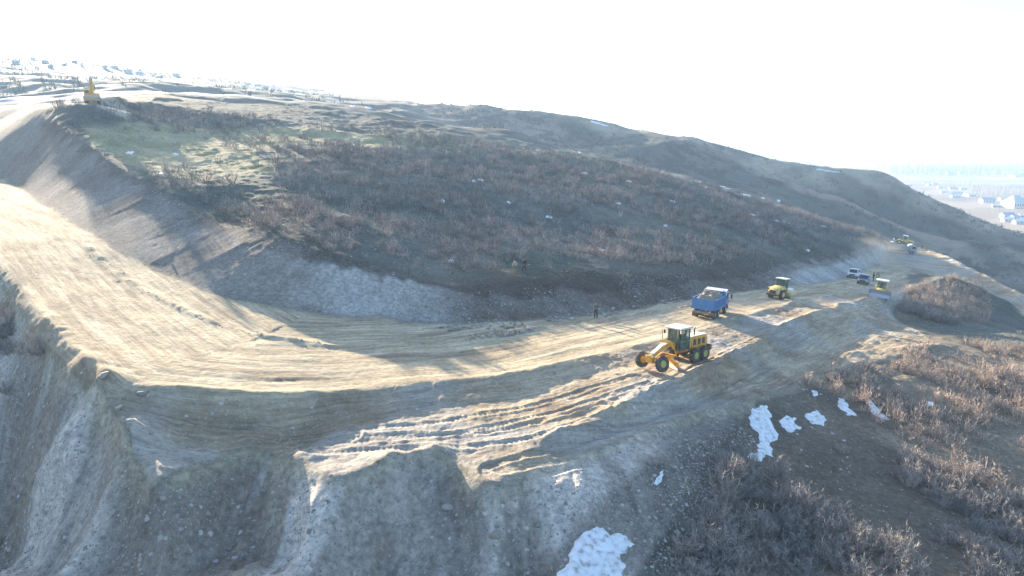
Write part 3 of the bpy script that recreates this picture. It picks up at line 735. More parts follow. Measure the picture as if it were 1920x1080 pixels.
for x, y, c_, a_, b_ in zip(hx, hy, hc, hpx, hpy):
    s_ = r3.uniform(0.65, 1.5)
    red = sstep(0.15, 0.5, c_)*0.8+0.9*math.exp(-((a_-620)/90)**2-((b_-420)/28)**2)+0.7*math.exp(-((a_-1330)/230)**2-((b_-(330+0.42*(a_-1000)))/40)**2)
    red = min(1, red)
    q_ = r3.uniform(0.50, 1.0); t = (q_+0.30*red, q_*1.04+0.20*red, q_*1.08+0.17*red)
    items.append((x, y, s_, r3.uniform(0.8, 1.4), t))
for x, y in rest: items.append((x, y, r3.uniform(0.45, 1.2), r3.uniform(.7, 1.5), (1.4, 1.25, 1.12) if r3.uniform() < .75 else (.95, .92, .9)))
bake(items, SH_ME, 'hill_scrub', TW, label='dense bare grey and reddish scrub covering the near hill above the cutting', cat='scrub')
print('scrub', len(items), 'individual shrubs', n_ind)
# scattered scrub on the far hills
regF = np.array([p[:2] for p in (PY(760,192,500), PY(1000,207,480), PY(1280,255,468), PY(1500,305,463), PY(1665,324,468), PY(1750,362,448), PY(1920,440,420), PY(2100,520,390), PY(2100,600,270), PY(1920,546,287), PY(1760,466,318), PY(1640,430,335), PY(1300,333,325), PY(900,243,320))])
fx, fy = scatter(regF, 9000, lambda x, y: np.clip(0.15+0.7*sstep(-0.2, 0.5, fbm(x, y, 28, 4, 131)), 0, 1), r3)
items = [(x, y, r3.uniform(1.0, 2.6), r3.uniform(0.6, 1.0), (0.45, 0.45, 0.42) if r3.uniform() > .3 else (0.9, .72, .64)) for x, y in zip(fx, fy)]
ux, uy = scatter(np.array([p[:2] for p in (PY(-60,185,260), PY(-60,100,690), PY(150,115,750), PY(300,137,840), PY(470,160,900), PY(600,172,900), PY(700,200,320), PY(520,192,270), PY(300,182,240))]), 6500, lambda x, y: np.clip(0.1+0.8*sstep(0.0, 0.5, fbm(x, y, 50, 4, 132)), 0, 1), r3)
items += [(x, y, r3.uniform(1.0, 2.6), r3.uniform(0.8, 1.5), (0.32, 0.36, 0.34)) for x, y in zip(ux, uy)]
bake(items, SH_LO, 'far_scrub', TW, label='scattered dark scrub on the far hills and upland', cat='scrub')
print('far scrub', len(items))

# ------------------------------------------------------------------ stones
def rock_geo(seed, sub=1):
    bm = bmesh.new(); bmesh.ops.create_icosphere(bm, subdivisions=sub, radius=1.0)
    r = np.random.default_rng(seed); cuts = [(r.normal(size=3), r.uniform(0.42, 0.85)) for _ in range(13)]
    for v in bm.verts:
        p = np.array(v.co)
        for n_, d_ in cuts:
            n1 = n_/np.linalg.norm(n_); k = p@n1
            if k > d_: p = p-n1*(k-d_)
        v.co = p*np.array([1.0, r.uniform(.97, 1.03)*0.8, 0.62])
    V_ = np.array([v.co[:] for v in bm.verts]); Q_ = np.array([[v.index for v in f.verts] for f in bm.faces]); bm.free()
    return V_, Q_, np.ones(len(V_))
def rock_material():
    k = NT_('stone'); oi = k.n('ShaderNodeObjectInfo'); tc = k.n('ShaderNodeNewGeometry')
    nz = k.n('ShaderNodeTexNoise', Scale=4.0, Detail=5.0); k.l(tc.outputs['Position'], nz.inputs['Vector'])
    at = k.n('ShaderNodeAttribute', attribute_name='Col')
    c = k.ramp(oi.outputs['Random'], [(0.0, (0.26, 0.24, 0.21)), (0.6, (0.42, 0.39, 0.35)), (1.0, (0.58, 0.54, 0.47))])
    c = k.mix(k.math('MULTIPLY', nz.outputs[0], 0.55), c, (0.20, 0.17, 0.13))
    c = k.mix(1.0, c, at.outputs['Color'], 'MULTIPLY'); k.l(c, k.b.inputs['Base Color']); k.b.inputs['Roughness'].default_value = 0.9
    return k.m
RM = rock_material()
RG = [rock_geo(400+i, 2) for i in range(7)]; RGL = [rock_geo(420+i, 1) for i in range(6)]
rk_mesh = []
for v, q, t in RG:
    me = mesh_np('boulder', v, q, False); set_col(me, np.ones((len(v), 3))); me.materials.append(RM); rk_mesh.append(me)
def rock(px, py, size, label, group=None, name='boulder', squash=1.0, cat='boulder'):
    x, y, z = drop(px, py)
    o = bpy.data.objects.new(name, rk_mesh[r3.integers(len(rk_mesh))]); col.objects.link(o)
    o.location = (x, y, z+size*0.22); o.rotation_euler = (r3.uniform(-.4, .4), r3.uniform(-.4, .4), r3.uniform(0, 6.28))
    o.scale = (size, size*r3.uniform(.75, 1.0), size*squash); tag(o, label, cat, group); return o
rock(196,706,0.42,'pale flat boulder lying at the rim of the road bend, above the first spoil ridge')
rock(265,741,0.34,'rounded tan boulder on the dark step below the bright road, left')
rock(277,743,0.2,'smaller tan stone touching the rounded boulder below the bright road')
rock(224,765,0.30,'white oblong boulder beside the crawler tread marks near the left spoil ridge')
rock(841,955,0.42,'large pale boulder half way down the spoil slope, upper of the two big ones')
rock(928,1007,0.46,'large whitish boulder low on the spoil slope, lower of the two big ones')
rock(1009,987,0.28,'pale slab of stone right of the lower big boulder on the spoil slope')
rock(1048,912,0.24,'pale stone high on the spoil slope under the lower track')
rock(895,966,0.26,'flat pale stone between the two big boulders of the spoil slope')
rock(622,976,0.32,'broad grey stone on the spoil slope below the middle hump')
rock(495,922,0.20,'rounded stone on the brown patch of spoil slope')
rock(1388,1047,0.22,'small white square stone on dark ground by the bottom edge')
rock(1332,1012,0.30,'upright pale stone on the gravel right of the big snow patch')
rock(1362,984,0.26,'grey stone in the gravel above the bottom edge shrubs')
rock(1374,1002,0.22,'smaller grey stone just below the other gravel stone')
rock(1631,733,0.75,'large tan boulder among shrubs under the lower track')
rock(1642,497,1.3,'pale heap like boulder on the far bend of the road')
rock(1290,640,0.30,'loose stone on the road beside the grader cab')
rock(1497,738,0.25,'white loose stone on the rim of the lower track beside shrubs')
rows = [((828,612),(1000,610),46,'stone in the long row of pale rocks at the foot of the cutting','long row of rocks under the cutting',9),
        ((880,632),(985,622),20,'grey stone in the short strip of rocks in front of the long row','strip of rocks before the long row',4),
        ((1024,601),(1072,598),18,'pale stone in the pile of rocks left of the standing worker','rock pile left of the worker',7),
        ((1104,590),(1155,585),22,'pale stone in the pile of rocks directly behind the standing worker','rock pile behind the worker',7),
        ((1184,579),(1216,574),12,'pale stone in the small rock pile right of the standing worker','rock pile right of the worker',5),
        ((1240,569),(1285,562),14,'pale stone in the rock pile behind the blue dump truck','rock pile behind the truck',5),
        ((560,573),(604,580),10,'grey stone in the little pile on the smooth lane left under the pale bank','little rock pile on the smooth lane',4)]
for (x0, y0), (x1, y1), n_, lb, gp, sp in rows:
    for i in range(n_):
        t = (i+r3.uniform(0, 1))/n_
        rock(x0+(x1-x0)*t, y0+(y1-y0)*t+r3.uniform(-sp, sp), r3.uniform(0.16, 0.36), lb, gp, cat='rock', name='rock')
# loose stones nobody could count
it = []
def stones_in(poly, n, dens, s0, s1):
    x, y = scatter(poly, n, dens, r3)
    for a, b in zip(x, y):
        v = r3.uniform(0.85, 1.9); it.append((a, b, s0+(s1-s0)*r3.uniform()**3, 1.0, (v, v*0.98, v*0.95)))
pf = np.vstack([xy('outer')[6:-4:4], fill_low[:, :2], [(10, 24), (-14, 22), (-34, 30)]])
stones_in(pf, 10500, lambda x, y: np.clip(0.25+0.9*sstep(-0.1, 0.5, fbm(x, y, 4, 3, 95)), 0, 1), 0.05, 0.26)
stones_in(band_poly := np.array([PY(1180,900,38)[:2],PY(1380,780,48)[:2],PY(1460,800,48)[:2],PY(1350,900,41)[:2],PY(1430,1080,33)[:2],PY(1000,1080,30)[:2]]), 2600, lambda x, y: 0.8+0*x, 0.04, 0.20)
stones_in(np.vstack([P_toe[20:-6:4], P_cre[20:-6:4][::-1]]), 2600, lambda x, y: np.clip(0.3+0.8*fbm(x, y, 6, 3, 96), 0, 1), 0.06, 0.22)
stones_in(np.vstack([P_edge[10:-4:4], P_out[10:-8:4][::-1]]), 2600, lambda x, y: 0.35+0*x, 0.03, 0.13)
for L in WIND:
    for i in range(260):
        k = r3.integers(len(L)-1); p = L[k]+(L[k+1]-L[k])*r3.uniform(); v = r3.uniform(0.6, 1.2)
        it.append((p[0]+r3.normal()*0.4, p[1]+r3.normal()*0.4, 0.04+0.16*r3.uniform()**2, 1.0, (v, v*.93, v*.82)))
bake(it, RGL, 'loose_stones', RM, label='loose stones strewn over the spoil slope and the cutting', cat='stones')
print('stones', len(it))

# ------------------------------------------------------------------ snow patches
def snow_mat():
    k = NT_('snow'); geo = k.n('ShaderNodeNewGeometry'); nz = k.n('ShaderNodeTexNoise', Scale=3.0, Detail=6.0); k.l(geo.outputs['Position'], nz.inputs['Vector'])
    c = k.ramp(nz.outputs[0], [(0.33, (0.42, 0.40, 0.37)), (0.42, (0.68, 0.68, 0.68)), (0.6, (0.86, 0.88, 0.90))]); k.l(c, k.b.inputs['Base Color'])
    k.b.inputs['Roughness'].default_value = 0.6
    bp = k.n('ShaderNodeBump', Strength=0.5, Distance=0.06); k.l(nz.outputs[0], bp.inputs['Height']); k.l(bp.outputs[0], k.b.inputs['Normal'])
    return k.m
SM = snow_mat()
def snow(pix, label, group=None, thick=0.10, jag=0.12, sc=0.9):
    P = [np.array(drop(a, b)) for a, b in pix]; P.append(P[0])
    out = []
    size = max(np.ptp([p[0] for p in P]), np.ptp([p[1] for p in P]))
    for i in range(len(P)-1):
        for k in range(9): out.append((P[i]+(P[i+1]-P[i])*k/9)[:2])
    out = np.array(out)
    out += np.stack([fbm(out[:, 0], out[:, 1], sc*size*0.25, 3, 140), fbm(out[:, 0], out[:, 1], sc*size*0.25, 3, 141)], 1)*jag*size*0.6
    out += np.stack([fbm(out[:, 0], out[:, 1], size*0.06, 3, 143), fbm(out[:, 0], out[:, 1], size*0.06, 3, 144)], 1)*size*0.022
    g = 28; x0, y0 = out.min(0); x1, y1 = out.max(0)
    gx, gy = np.meshgrid(np.linspace(x0, x1, g), np.linspace(y0, y1, g)); gx = gx.ravel(); gy = gy.ravel()
    m = inpoly(gx, gy, out); gx, gy = gx[m], gy[m]
    d, _, _ = polydist(gx, gy, np.vstack([out, out[:1]]))
    kp = d > size*0.012; gx, gy, d = gx[kp], gy[kp], d[kp]
    n0 = len(out)
    pts2 = [Vector(p) for p in out]+[Vector((a, b)) for a, b in zip(gx, gy)]
    vo_, eo_, fo_, _, _, _ = delaunay_2d_cdt(pts2, [], [list(range(n0))], 1, 1e-5)
    if not fo_: return
    W = np.array([(v.x, v.y) for v in vo_]); dd, _, _ = polydist(W[:, 0], W[:, 1], np.vstack([out, out[:1]]))
    top = H(W[:, 0], W[:, 1])+0.02+thick*(1-np.exp(-dd/(0.06*size+0.03)))*(0.8+0.35*fbm(W[:, 0], W[:, 1], 0.3*size, 3, 142))
    z_ = np.where(dd < 1e-4, H(W[:, 0], W[:, 1])-0.06, top)
    me = bpy.data.meshes.new('snow_patch'); me.from_pydata([(a, b, c) for (a, b), c in zip(W.tolist(), z_.tolist())], [], [list(f) for f in fo_]); me.update()
    me.polygons.foreach_set('use_smooth', np.ones(len(me.polygons), bool)); me.materials.append(SM)
    return tag(link('snow_patch', me), label, 'snow patch', group)
snow([(1040,1079),(1060,1055),(1070,1030),(1088,1005),(1108,990),(1130,985),(1146,998),(1168,1000),(1192,1022),(1180,1031),(1166,1044),(1176,1062),(1172,1085),(1170,1110),(1030,1110)], 'largest snow patch, at the bottom edge on the dark gravel', jag=0.05, thick=0.16)
snow([(1224,908),(1230,896),(1238,883),(1245,884),(1242,900),(1233,912)], 'thin slanting snow patch above the largest one', jag=0.05)
snow([(1405,770),(1424,762),(1445,760),(1444,790),(1456,812),(1470,822),(1446,833),(1448,858),(1402,862),(1390,848),(1412,835),(1415,810),(1408,790)], 'tall snow patch at the end of the spoil slope, left of the shrubs', jag=0.06, thick=0.15)
snow([(1458,792),(1478,780),(1498,785),(1496,805),(1480,810),(1466,802)], 'broken snow patch immediately right of the tall one', jag=0.2)
snow([(1508,780),(1530,768),(1555,790),(1545,798),(1520,796)], 'rounded snow patch under shrubs, third from the spoil slope', jag=0.12)
snow([(1568,744),(1580,745),(1592,765),(1607,780),(1590,779),(1574,764)], 'long snow patch sloping down between shrubs, fourth from the spoil slope', jag=0.1)
snow([(1622,748),(1640,756),(1658,778),(1672,788),(1650,786),(1634,772)], 'dirty thin snow patch farthest right in the row under the lower track', jag=0.14)
snow([(1522,732),(1532,733),(1534,742),(1526,744)], 'tiny snow patch close under the rim of the lower track', jag=0.1)
snow([(1738,752),(1752,755),(1750,761),(1740,760)], 'tiny snow patch far out among the sunlit shrubs', jag=0.1)
snow([(1361,873),(1375,866),(1386,869),(1376,878),(1364,880)], 'small snow patch at the lower left tip of the tall one', jag=0.15)
snow([(1447,412),(1455,410),(1462,415),(1470,412),(1482,418),(1478,421),(1452,418)], 'wide snow patch high on the right part of the near hill', jag=0.06)
snow([(1299,338),(1312,339),(1316,345),(1303,345)], 'snow patch on the near hill close to the track along its crest', jag=0.1)
snow([(236,289),(243,283),(252,284),(247,290)], 'snow patch beside the dark thicket near the top of the left cutting', jag=0.1)
snow([(296,326),(302,322),(309,325),(303,328)], 'small snow patch inside the dark thicket by the left cutting', jag=0.1)
small = [(330,290),(830,378),(778,420),(738,413),(846,491),(1080,283),(1096,325),(1180,341),(1262,378),(1355,350),(1364,353),(1400,366),(1412,403),(1515,470),(1430,372),(955,380),(1030,408),(901,338),(1460,376),(1248,424),(1130,470),(888,340),(1325,352),(1545,425),(1160,382),(690,203),(662,199)]
for i, (a, b) in enumerate(small):
    wd = r3.uniform(4, 9); hh_ = r3.uniform(1.5, 3)
    pp = [(a+wd*math.cos(t)*r3.uniform(.6, 1.1), b+hh_*math.sin(t)*r3.uniform(.6, 1.1)+0.15*wd*math.cos(t)) for t in np.linspace(0, 2*np.pi, 8)[:-1]]
    snow(pp, 'small leftover snow patch in the scrub of the near hill', 'small snow patches on the near hill', thick=0.3)
for j, (a0, b0, a1, b1, hw, lb) in enumerate([(1070,211,1102,223,2.0,'narrow snow strip on the far hill, upper left of two'),(1108,227,1140,236,2.0,'narrow snow strip on the far hill, lower right of two'),
        (1530,317,1575,323,1.5,'snow strip near the right shoulder of the far ridge'),(930,201,968,206,1.5,'snow strip along the skyline left of the far hill'),(986,206,1038,211,1.5,'snow strip on the skyline where the far hill begins'),(800,192,862,199,2.0,'snow strip on the skyline right of the snowy field')]):
    pp = [(a0, b0-hw*.5), ((a0+a1)/2, (b0+b1)/2-hw), (a1, b1-hw*.3), (a1+1, b1+hw*.6), ((a0+a1)/2, (b0+b1)/2+hw), (a0-1, b0+hw)]
    snow(pp, lb, thick=0.4, jag=0.03)
# ------------------------------------------------------------------ mesh builder for machines
class MB:
    def __init__(s): s.bm = bmesh.new()
    def _x(s, vs, M):
        if M is not None:
            for v in vs: v.co = M @ v.co
    def box(s, x0, x1, y0, y1, z0, z1, M=None, bev=0.0):
        r = bmesh.ops.create_cube(s.bm, size=1.0); vs = r['verts']
        for v in vs: v.co = Vector((x0+(v.co.x+.5)*(x1-x0), y0+(v.co.y+.5)*(y1-y0), z0+(v.co.z+.5)*(z1-z0)))
        if bev:
            es = list({e for v in vs for e in v.link_edges}); r = bmesh.ops.bevel(s.bm, geom=es, offset=bev, segments=2, affect='EDGES', profile=0.5)
            vs = list({v for f in r['faces'] for v in f.verts} | {v for v in vs if v.is_valid})
        s._x(vs, M); return s
    def prism(s, prof, y0, y1, M=None, bev=0.0):
        """profile in x,z extruded across y"""
        a = [s.bm.verts.new((x, y0, z)) for x, z in prof]; b = [s.bm.verts.new((x, y1, z)) for x, z in prof]; n = len(prof)
        fs = [s.bm.faces.new(a), s.bm.faces.new(b[::-1])]
        for i in range(n): fs.append(s.bm.faces.new((a[(i+1) % n], a[i], b[i], b[(i+1) % n])))
        bmesh.ops.recalc_face_normals(s.bm, faces=fs); vs = a+b
        if bev:
            es = list({e for v in vs for e in v.link_edges}); r = bmesh.ops.bevel(s.bm, geom=es, offset=bev, segments=2, affect='EDGES', profile=0.5)
            vs = list({v for f in r['faces'] for v in f.verts} | {v for v in vs if v.is_valid})
        s._x(vs, M); return s
    def lathe(s, prof, c, axis='y', n=24, M=None, a0=0.0):
        """profile (radius, along) turned round an axis through c"""
        rings = []
        for r_, t in prof:
            ring = []
            for k in range(n):
                a = 2*math.pi*k/n+a0; u, v = r_*math.cos(a), r_*math.sin(a)
                p = {'y': (u, t, v), 'x': (t, u, v), 'z': (u, v, t)}[axis]
                ring.append(s.bm.verts.new((p[0]+c[0], p[1]+c[1], p[2]+c[2])))
            rings.append(ring)
        fs = []
        for A, B in zip(rings, rings[1:]):
            for k in range(n): fs.append(s.bm.faces.new((A[k], A[(k+1) % n], B[(k+1) % n], B[k])))
        fs.append(s.bm.faces.new(rings[0][::-1])); fs.append(s.bm.faces.new(rings[-1]))
        bmesh.ops.recalc_face_normals(s.bm, faces=fs)
        s._x([v for r_ in rings for v in r_], M); return s
    def tube(s, pts_, r0, r1=None, n=8, M=None):
        r1 = r0 if r1 is None else r1; P = [Vector(p) for p in pts_]; rings = []
        for i, p in enumerate(P):
            d = (P[min(i+1, len(P)-1)]-P[max(i-1, 0)]).normalized(); u = d.orthogonal().normalized() if i == 0 else (u-d*u.dot(d)).normalized()
            w_ = d.cross(u); r_ = r0+(r1-r0)*i/max(1, len(P)-1)
            rings.append([s.bm.verts.new(p+(u*math.cos(2*math.pi*k/n)+w_*math.sin(2*math.pi*k/n))*r_) for k in range(n)])
        fs = []
        for A, B in zip(rings, rings[1:]):
            for k in range(n): fs.append(s.bm.faces.new((A[k], A[(k+1) % n], B[(k+1) % n], B[k])))
        fs.append(s.bm.faces.new(rings[0][::-1])); fs.append(s.bm.faces.new(rings[-1])); bmesh.ops.recalc_face_normals(s.bm, faces=fs)
        s._x([v for r_ in rings for v in r_], M); return s
    def quad(s, *p):
        s.bm.faces.new([s.bm.verts.new(q) for q in p]); return s
    def build(s, name, mat, parent=None, smooth=False):
        me = bpy.data.meshes.new(name); s.bm.to_mesh(me); s.bm.free(); me.materials.append(mat)
        if smooth:
            me.polygons.foreach_set('use_smooth', np.ones(len(me.polygons), bool))
            try: me.set_sharp_from_angle(angle=R(35))
            except Exception: pass
        return link(name, me, None, parent)
def empty(name, label, cat, group=None):
    o = bpy.data.objects.new(name, None); col.objects.link(o); o.empty_display_size = 0.3; return tag(o, label, cat, group)
def seat_on_ground(o, x, y, heading, L=4.0, W=2.0, lift=0.0, xo=0.0):
    """stand a machine on the terrain: heading in degrees from +X, tilt from the ground under its wheels"""
    h = R(heading); f = Vector((math.cos(h), math.sin(h), 0)); l = Vector((-f.y, f.x, 0))
    def hz_(a, b): q = Vector((x, y, 0))+f*a+l*b; return float(H(q.x, q.y))
    a, b, c, d = hz_(L/2, W/2), hz_(L/2, -W/2), hz_(-L/2, W/2), hz_(-L/2, -W/2)
    fx_ = (f*L+Vector((0, 0, (a+b-c-d)/2))).normalized(); ly = (l*W+Vector((0, 0, (a+c-b-d)/2))); up = fx_.cross(ly).normalized(); ly = up.cross(fx_)
    z = (a+b+c+d)/4
    M = Matrix(((fx_.x, ly.x, up.x, x), (fx_.y, ly.y, up.y, y), (fx_.z, ly.z, up.z, z+lift), (0, 0, 0, 1)))
    o.matrix_world = M
YEL = paint('yellow_paint', (0.74, 0.36, 0.02), 0.5, dirt=0.42); PYEL = paint('pale_yellow_paint', (0.64, 0.52, 0.17), 0.5, dirt=0.45)
TYRE = paint('tyre_rubber', (0.035, 0.036, 0.04), 0.9, dirt=0.75, dirt_rgb=(0.22, 0.19, 0.15), scale=5); DARK = paint('dark_metal', (0.035, 0.035, 0.035), 0.6, dirt=0.4)
RIMY = paint('lime_yellow_rim', (0.42, 0.42, 0.10), 0.7, dirt=0.6); CREAM = paint('cream_roof', (0.80, 0.76, 0.62), 0.5, dirt=0.2)
GREEN = paint('green_cab_frame', (0.03, 0.09, 0.06), 0.5, dirt=0.3); STEEL = paint('worn_steel', (0.50, 0.54, 0.60), 0.35, 0.4, dirt=0.3)
BLUE = paint('blue_paint', (0.04, 0.20, 0.46), 0.5, dirt=0.4); DBLUE = paint('deep_blue_paint', (0.03, 0.08, 0.34), 0.35, dirt=0.15)
GREYP = paint('grey_paint', (0.35, 0.38, 0.40), 0.45, dirt=0.4); WHITE = paint('white_paint', (0.78, 0.78, 0.76), 0.45, dirt=0.2)
SILVER = paint('silver_car_paint', (0.22, 0.28, 0.38), 0.3, 0.3, dirt=0.3); MUD = paint('muddy_frame', (0.24, 0.20, 0.17), 0.85, dirt=0.6)
LAMP = paint('lamp_glass', (0.75, 0.72, 0.62), 0.15, dirt=0.1); RED = paint('red_lamp', (0.5, 0.03, 0.02), 0.3, dirt=0.1)
SOILL = paint('hauled_soil', (0.34, 0.27, 0.19), 0.95, dirt=0.9, dirt_rgb=(0.20, 0.17, 0.14), scale=2.2, bump=0.2)
k = NT_('cab_glass'); k.b.inputs['Base Color'].default_value = (0.10, 0.17, 0.14, 1); k.b.inputs['Roughness'].default_value = 0.08; k.b.inputs['Alpha'].default_value = 0.55; GLASS = k.m
k = NT_('dark_glass'); k.b.inputs['Base Color'].default_value = (0.03, 0.04, 0.05, 1); k.b.inputs['Roughness'].default_value = 0.06; DGL = k.m
GSEAT = paint('green_seat', (0.03, 0.20, 0.08), 0.8)

def wheel(parent, c, r, w_, tyre=TYRE, rim=RIMY, lug=0, lean=0.0, steer=0.0, hub=0.46):
    """tyre + rim; axle along y; returns the tyre object (parts keep real names)"""
    M = Matrix.Translation(Vector(c)) @ Matrix.Rotation(steer, 4, 'Z') @ Matrix.Rotation(lean, 4, 'X')
    t = MB(); h = w_/2
    t.lathe([(r*hub, -h*.8), (r*.82, -h), (r*.96, -h*.85), (r, -h*.5), (r, h*.5), (r*.96, h*.85), (r*.82, h), (r*hub, h*.8)], (0, 0, 0), 'y', 28, M)
    if lug:
        for i in range(lug):
            a = 2*math.pi*i/lug
            for sgn in (-1, 1):
                t.box(-r*.055, r*.055, 0 if sgn > 0 else -h*.95, h*.95 if sgn > 0 else 0, r*.97, r*1.045, M @ Matrix.Rotation(a+sgn*0.06, 4, 'Y') @ Matrix.Rotation(sgn*0.45, 4, 'Z'))
    wo = bpy.data.objects.new('wheel', None); wo.empty_display_size = .2; col.objects.link(wo); wo.parent = parent
    t.build('tyre', tyre, wo, True)
    q = MB(); q.lathe([(r*hub*1.04, -h*.80), (r*hub*1.0, -h*.93), (r*hub*.86, -h*.93), (r*hub*.8, -h*.82), (r*.24, -h*.82), (r*.2, -h*.98), (r*.14, -h*1.0)], (0, 0, 0), 'y', 20, M)
    q.lathe([(r*hub*1.04, h*.80), (r*hub*1.0, h*.93), (r*hub*.86, h*.93), (r*hub*.8, h*.82), (r*.24, h*.82), (r*.2, h*.98), (r*.14, h*1.0)], (0, 0, 0), 'y', 20, M)
    q.build('rim', rim, wo, True); return wo

# ------------------------------------------------------------------ motor grader
def motor_grader():
    g = empty('motor_grader', 'yellow motor grader with cream cab roof working on the lower edge of the road', 'grader')
    b = MB(); b.prism([(-1.9, .95), (1.2, .95), (1.2, 1.5), (1.15, 2.25), (-1.75, 2.2), (-2.0, 1.9)], -.62, .62, bev=.05)
    hood = b.build('engine_hood', YEL, g, True)
    v = MB()
    for sy in (-1, 1):
        for i in range(3): MB().box(-1.5+i*.75, -1.0+i*.75, sy*.62-.012, sy*.62+.012, 1.45, 2.0).build('vent', DARK, hood)
    v.box(-1.99, -1.9, -.45, .45, 1.25, 1.95); v.build('grille', DARK, hood)
    MB().box(-1.8, 1.15, -.6, .6, 2.245, 2.29, bev=.01).build('hood_top', CREAM, hood)
    MB().tube([(-.2, .25, 2.25), (-.2, .25, 2.85), (-.3, .25, 2.95)], .07, n=10).build('exhaust_pipe', DARK, g, True)
    MB().prism([(-2.35, .75), (-1.9, .75), (-1.9, 1.35), (-2.35, 1.2)], -.9, .9, bev=.03).build('rear_bumper', DARK, g)
    for sy in (-1, 1):
        MB().prism([(-1.15, .5), (1.15, .5), (1.25, .68), (1.0, .86), (-1.0, .86), (-1.25, .68)], sy*.72-.1, sy*.72+.1, bev=.03).build('tandem_case', YEL, g)
        for x in (-.78, .78): wheel(g, (x, sy*1.05, .66), .67, .42, lug=20)
    # cab
    cab = MB()
    x0, x1, y_, z0, z1 = 1.25, 2.75, .72, 1.25, 3.15
    cab.box(x0, x1, -y_, y_, z0, z0+.12).prism([(x0, z0+.12), (x1-.15, z0+.12), (x1-.35, z0+.55), (x0, z0+.7)], -y_+.05, y_-.05)
    for px__, py__ in ((x0+.04, -y_+.04), (x0+.04, y_-.04), (x1-.04, -y_+.22), (x1-.04, y_-.22), (1.95, -y_+.03), (1.95, y_-.03)):
        cab.box(px__-.045, px__+.045, py__-.045, py__+.045, z0+.1, z1)
    cab.box(x0, x1, -y_, -y_+.06, z1-.1, z1).box(x0, x1, y_-.06, y_, z1-.1, z1).box(x0, x0+.06, -y_, y_, z1-.1, z1).box(x1-.06, x1, -y_+.2, y_-.2, z1-.1, z1)
    cab.box(x0, x1, -y_, -y_+.05, 2.0, 2.06).box(x0, x1, y_-.05, y_, 2.0, 2.06)
    co = cab.build('cab', GREEN, g)
    MB().prism([(x0-.22, z1), (x1+.28, z1), (x1+.3, z1+.1), (x1+.1, z1+.17), (x0-.1, z1+.17), (x0-.22, z1+.1)], -y_-.16, y_+.16, bev=.03).build('roof', CREAM, co)
    gl = MB(); gl.box(x0+.08, x1-.08, -y_+.015, -y_+.03, z0+.2, z1-.1).box(x0+.08, x1-.08, y_-.03, y_-.015, z0+.2, z1-.1).box(x1-.05, x1-.035, -y_+.27, y_-.27, z0+.2, z1-.1)
    gl.build('window', GLASS, co)
    st = MB(); st.box(1.5, 1.95, -.26, .26, 1.75, 1.87, bev=.03).box(1.45, 1.57, -.26, .26, 1.8, 2.5, bev=.03); st.build('seat', GSEAT, co)
    MB().tube([(2.3, 0, 1.4), (2.2, 0, 2.1)], .07).lathe([(.22, -.02), (.24, 0), (.22, .02)], (2.17, 0, 2.12), 'z', 16).build('steering_column', DARK, co)
    # gooseneck frame
    MB().prism([(2.6, 1.35), (2.6, 1.85), (3.5, 2.02), (4.7, 1.85), (6.0, 1.33), (6.45, 1.25), (6.45, .85), (6.1, .8), (5.9, 1.0), (4.6, 1.5), (3.5, 1.62)], -.17, .17, bev=.03).build('front_frame', YEL, g)
    t_ = MB(); t_.prism([(3.45, 2.03), (4.7, 1.87), (6.0, 1.35), (6.0, 1.40), (4.7, 1.925), (3.45, 2.09)], -.19, .19); t_.build('frame_top_plate', WHITE, g)
    ax_ = MB(); ax_.prism([(5.75, .55), (6.05, .55), (6.1, .8), (5.7, .8)], -.85, .85, bev=.03).box(6.1, 6.4, -.35, .35, .6, 1.1, bev=.04)
    for sy in (-1, 1): ax_.tube([(5.9, 0, 1.05), (5.9, sy*.8, .95)], .05)
    ax_.build('front_axle', YEL, g)
    for sy in (-1, 1): wheel(g, (5.9, sy*1.03, .64), .66, .38, lug=20, lean=R(11), steer=R(-14), rim=YEL if sy < 0 else RIMY)
    # draw bar, circle, blade
    d = MB(); d.tube([(5.6, 0, .8), (3.9, .5, .92), (3.4, .6, .92)], .07).tube([(5.6, 0, .8), (3.9, -.5, .92), (3.4, -.6, .92)], .07).box(3.25, 3.5, -.65, .65, .86, .98); dr = d.build('drawbar', YEL, g)
    MB().lathe([(.52, -.05), (.68, -.05), (.68, .06), (.52, .06)], (3.75, 0, .78), 'z', 28).build('circle_ring', YEL, g, True)
    Mb = Matrix.Translation((3.65, 0, .28)) @ Matrix.Rotation(R(-28), 4, 'Z')
    bl = MB(); n = 8; prof = [(-.12+.34*((k/n-.5)**2)*4*.35+0.0, -.26+k/n*.66) for k in range(n+1)]
    prof = [(x_, z_) for x_, z_ in prof]+[(x_-.04, z_) for x_, z_ in prof[::-1]]
    bl.prism(prof, -1.85, 1.85, Mb); bo = bl.build('blade', YEL, g, True)
    MB().box(-.1, -.02, -1.86, 1.86, -.33, -.2, Mb).build('cutting_edge', STEEL, bo)
    for sy in (-1, 1):
        MB().tube([(3.9, sy*.3, 2.15), (3.75, sy*.75, 1.55)], .075).tube([(3.75, sy*.75, 1.55), (3.55, sy*.95, .85)], .04).build('lift_cylinder', YEL, g, True)
    MB().box(3.6, 4.1, -.42, .42, 1.75, 1.95, bev=.03).box(3.85, 3.95, -.45, .45, 1.95, 2.25).build('cylinder_yoke', YEL, g)
    hs = MB()
    for i in range(5): hs.tube([(3.0, -.1+.05*i, 1.75), (3.5, .2+.06*i-.15, 1.45+.04*i), (3.9, .12*i-.2, 1.1), (4.6, .05*i-.1, .95)], .018, n=5)
    hs.build('hydraulic_hoses', DARK, g)
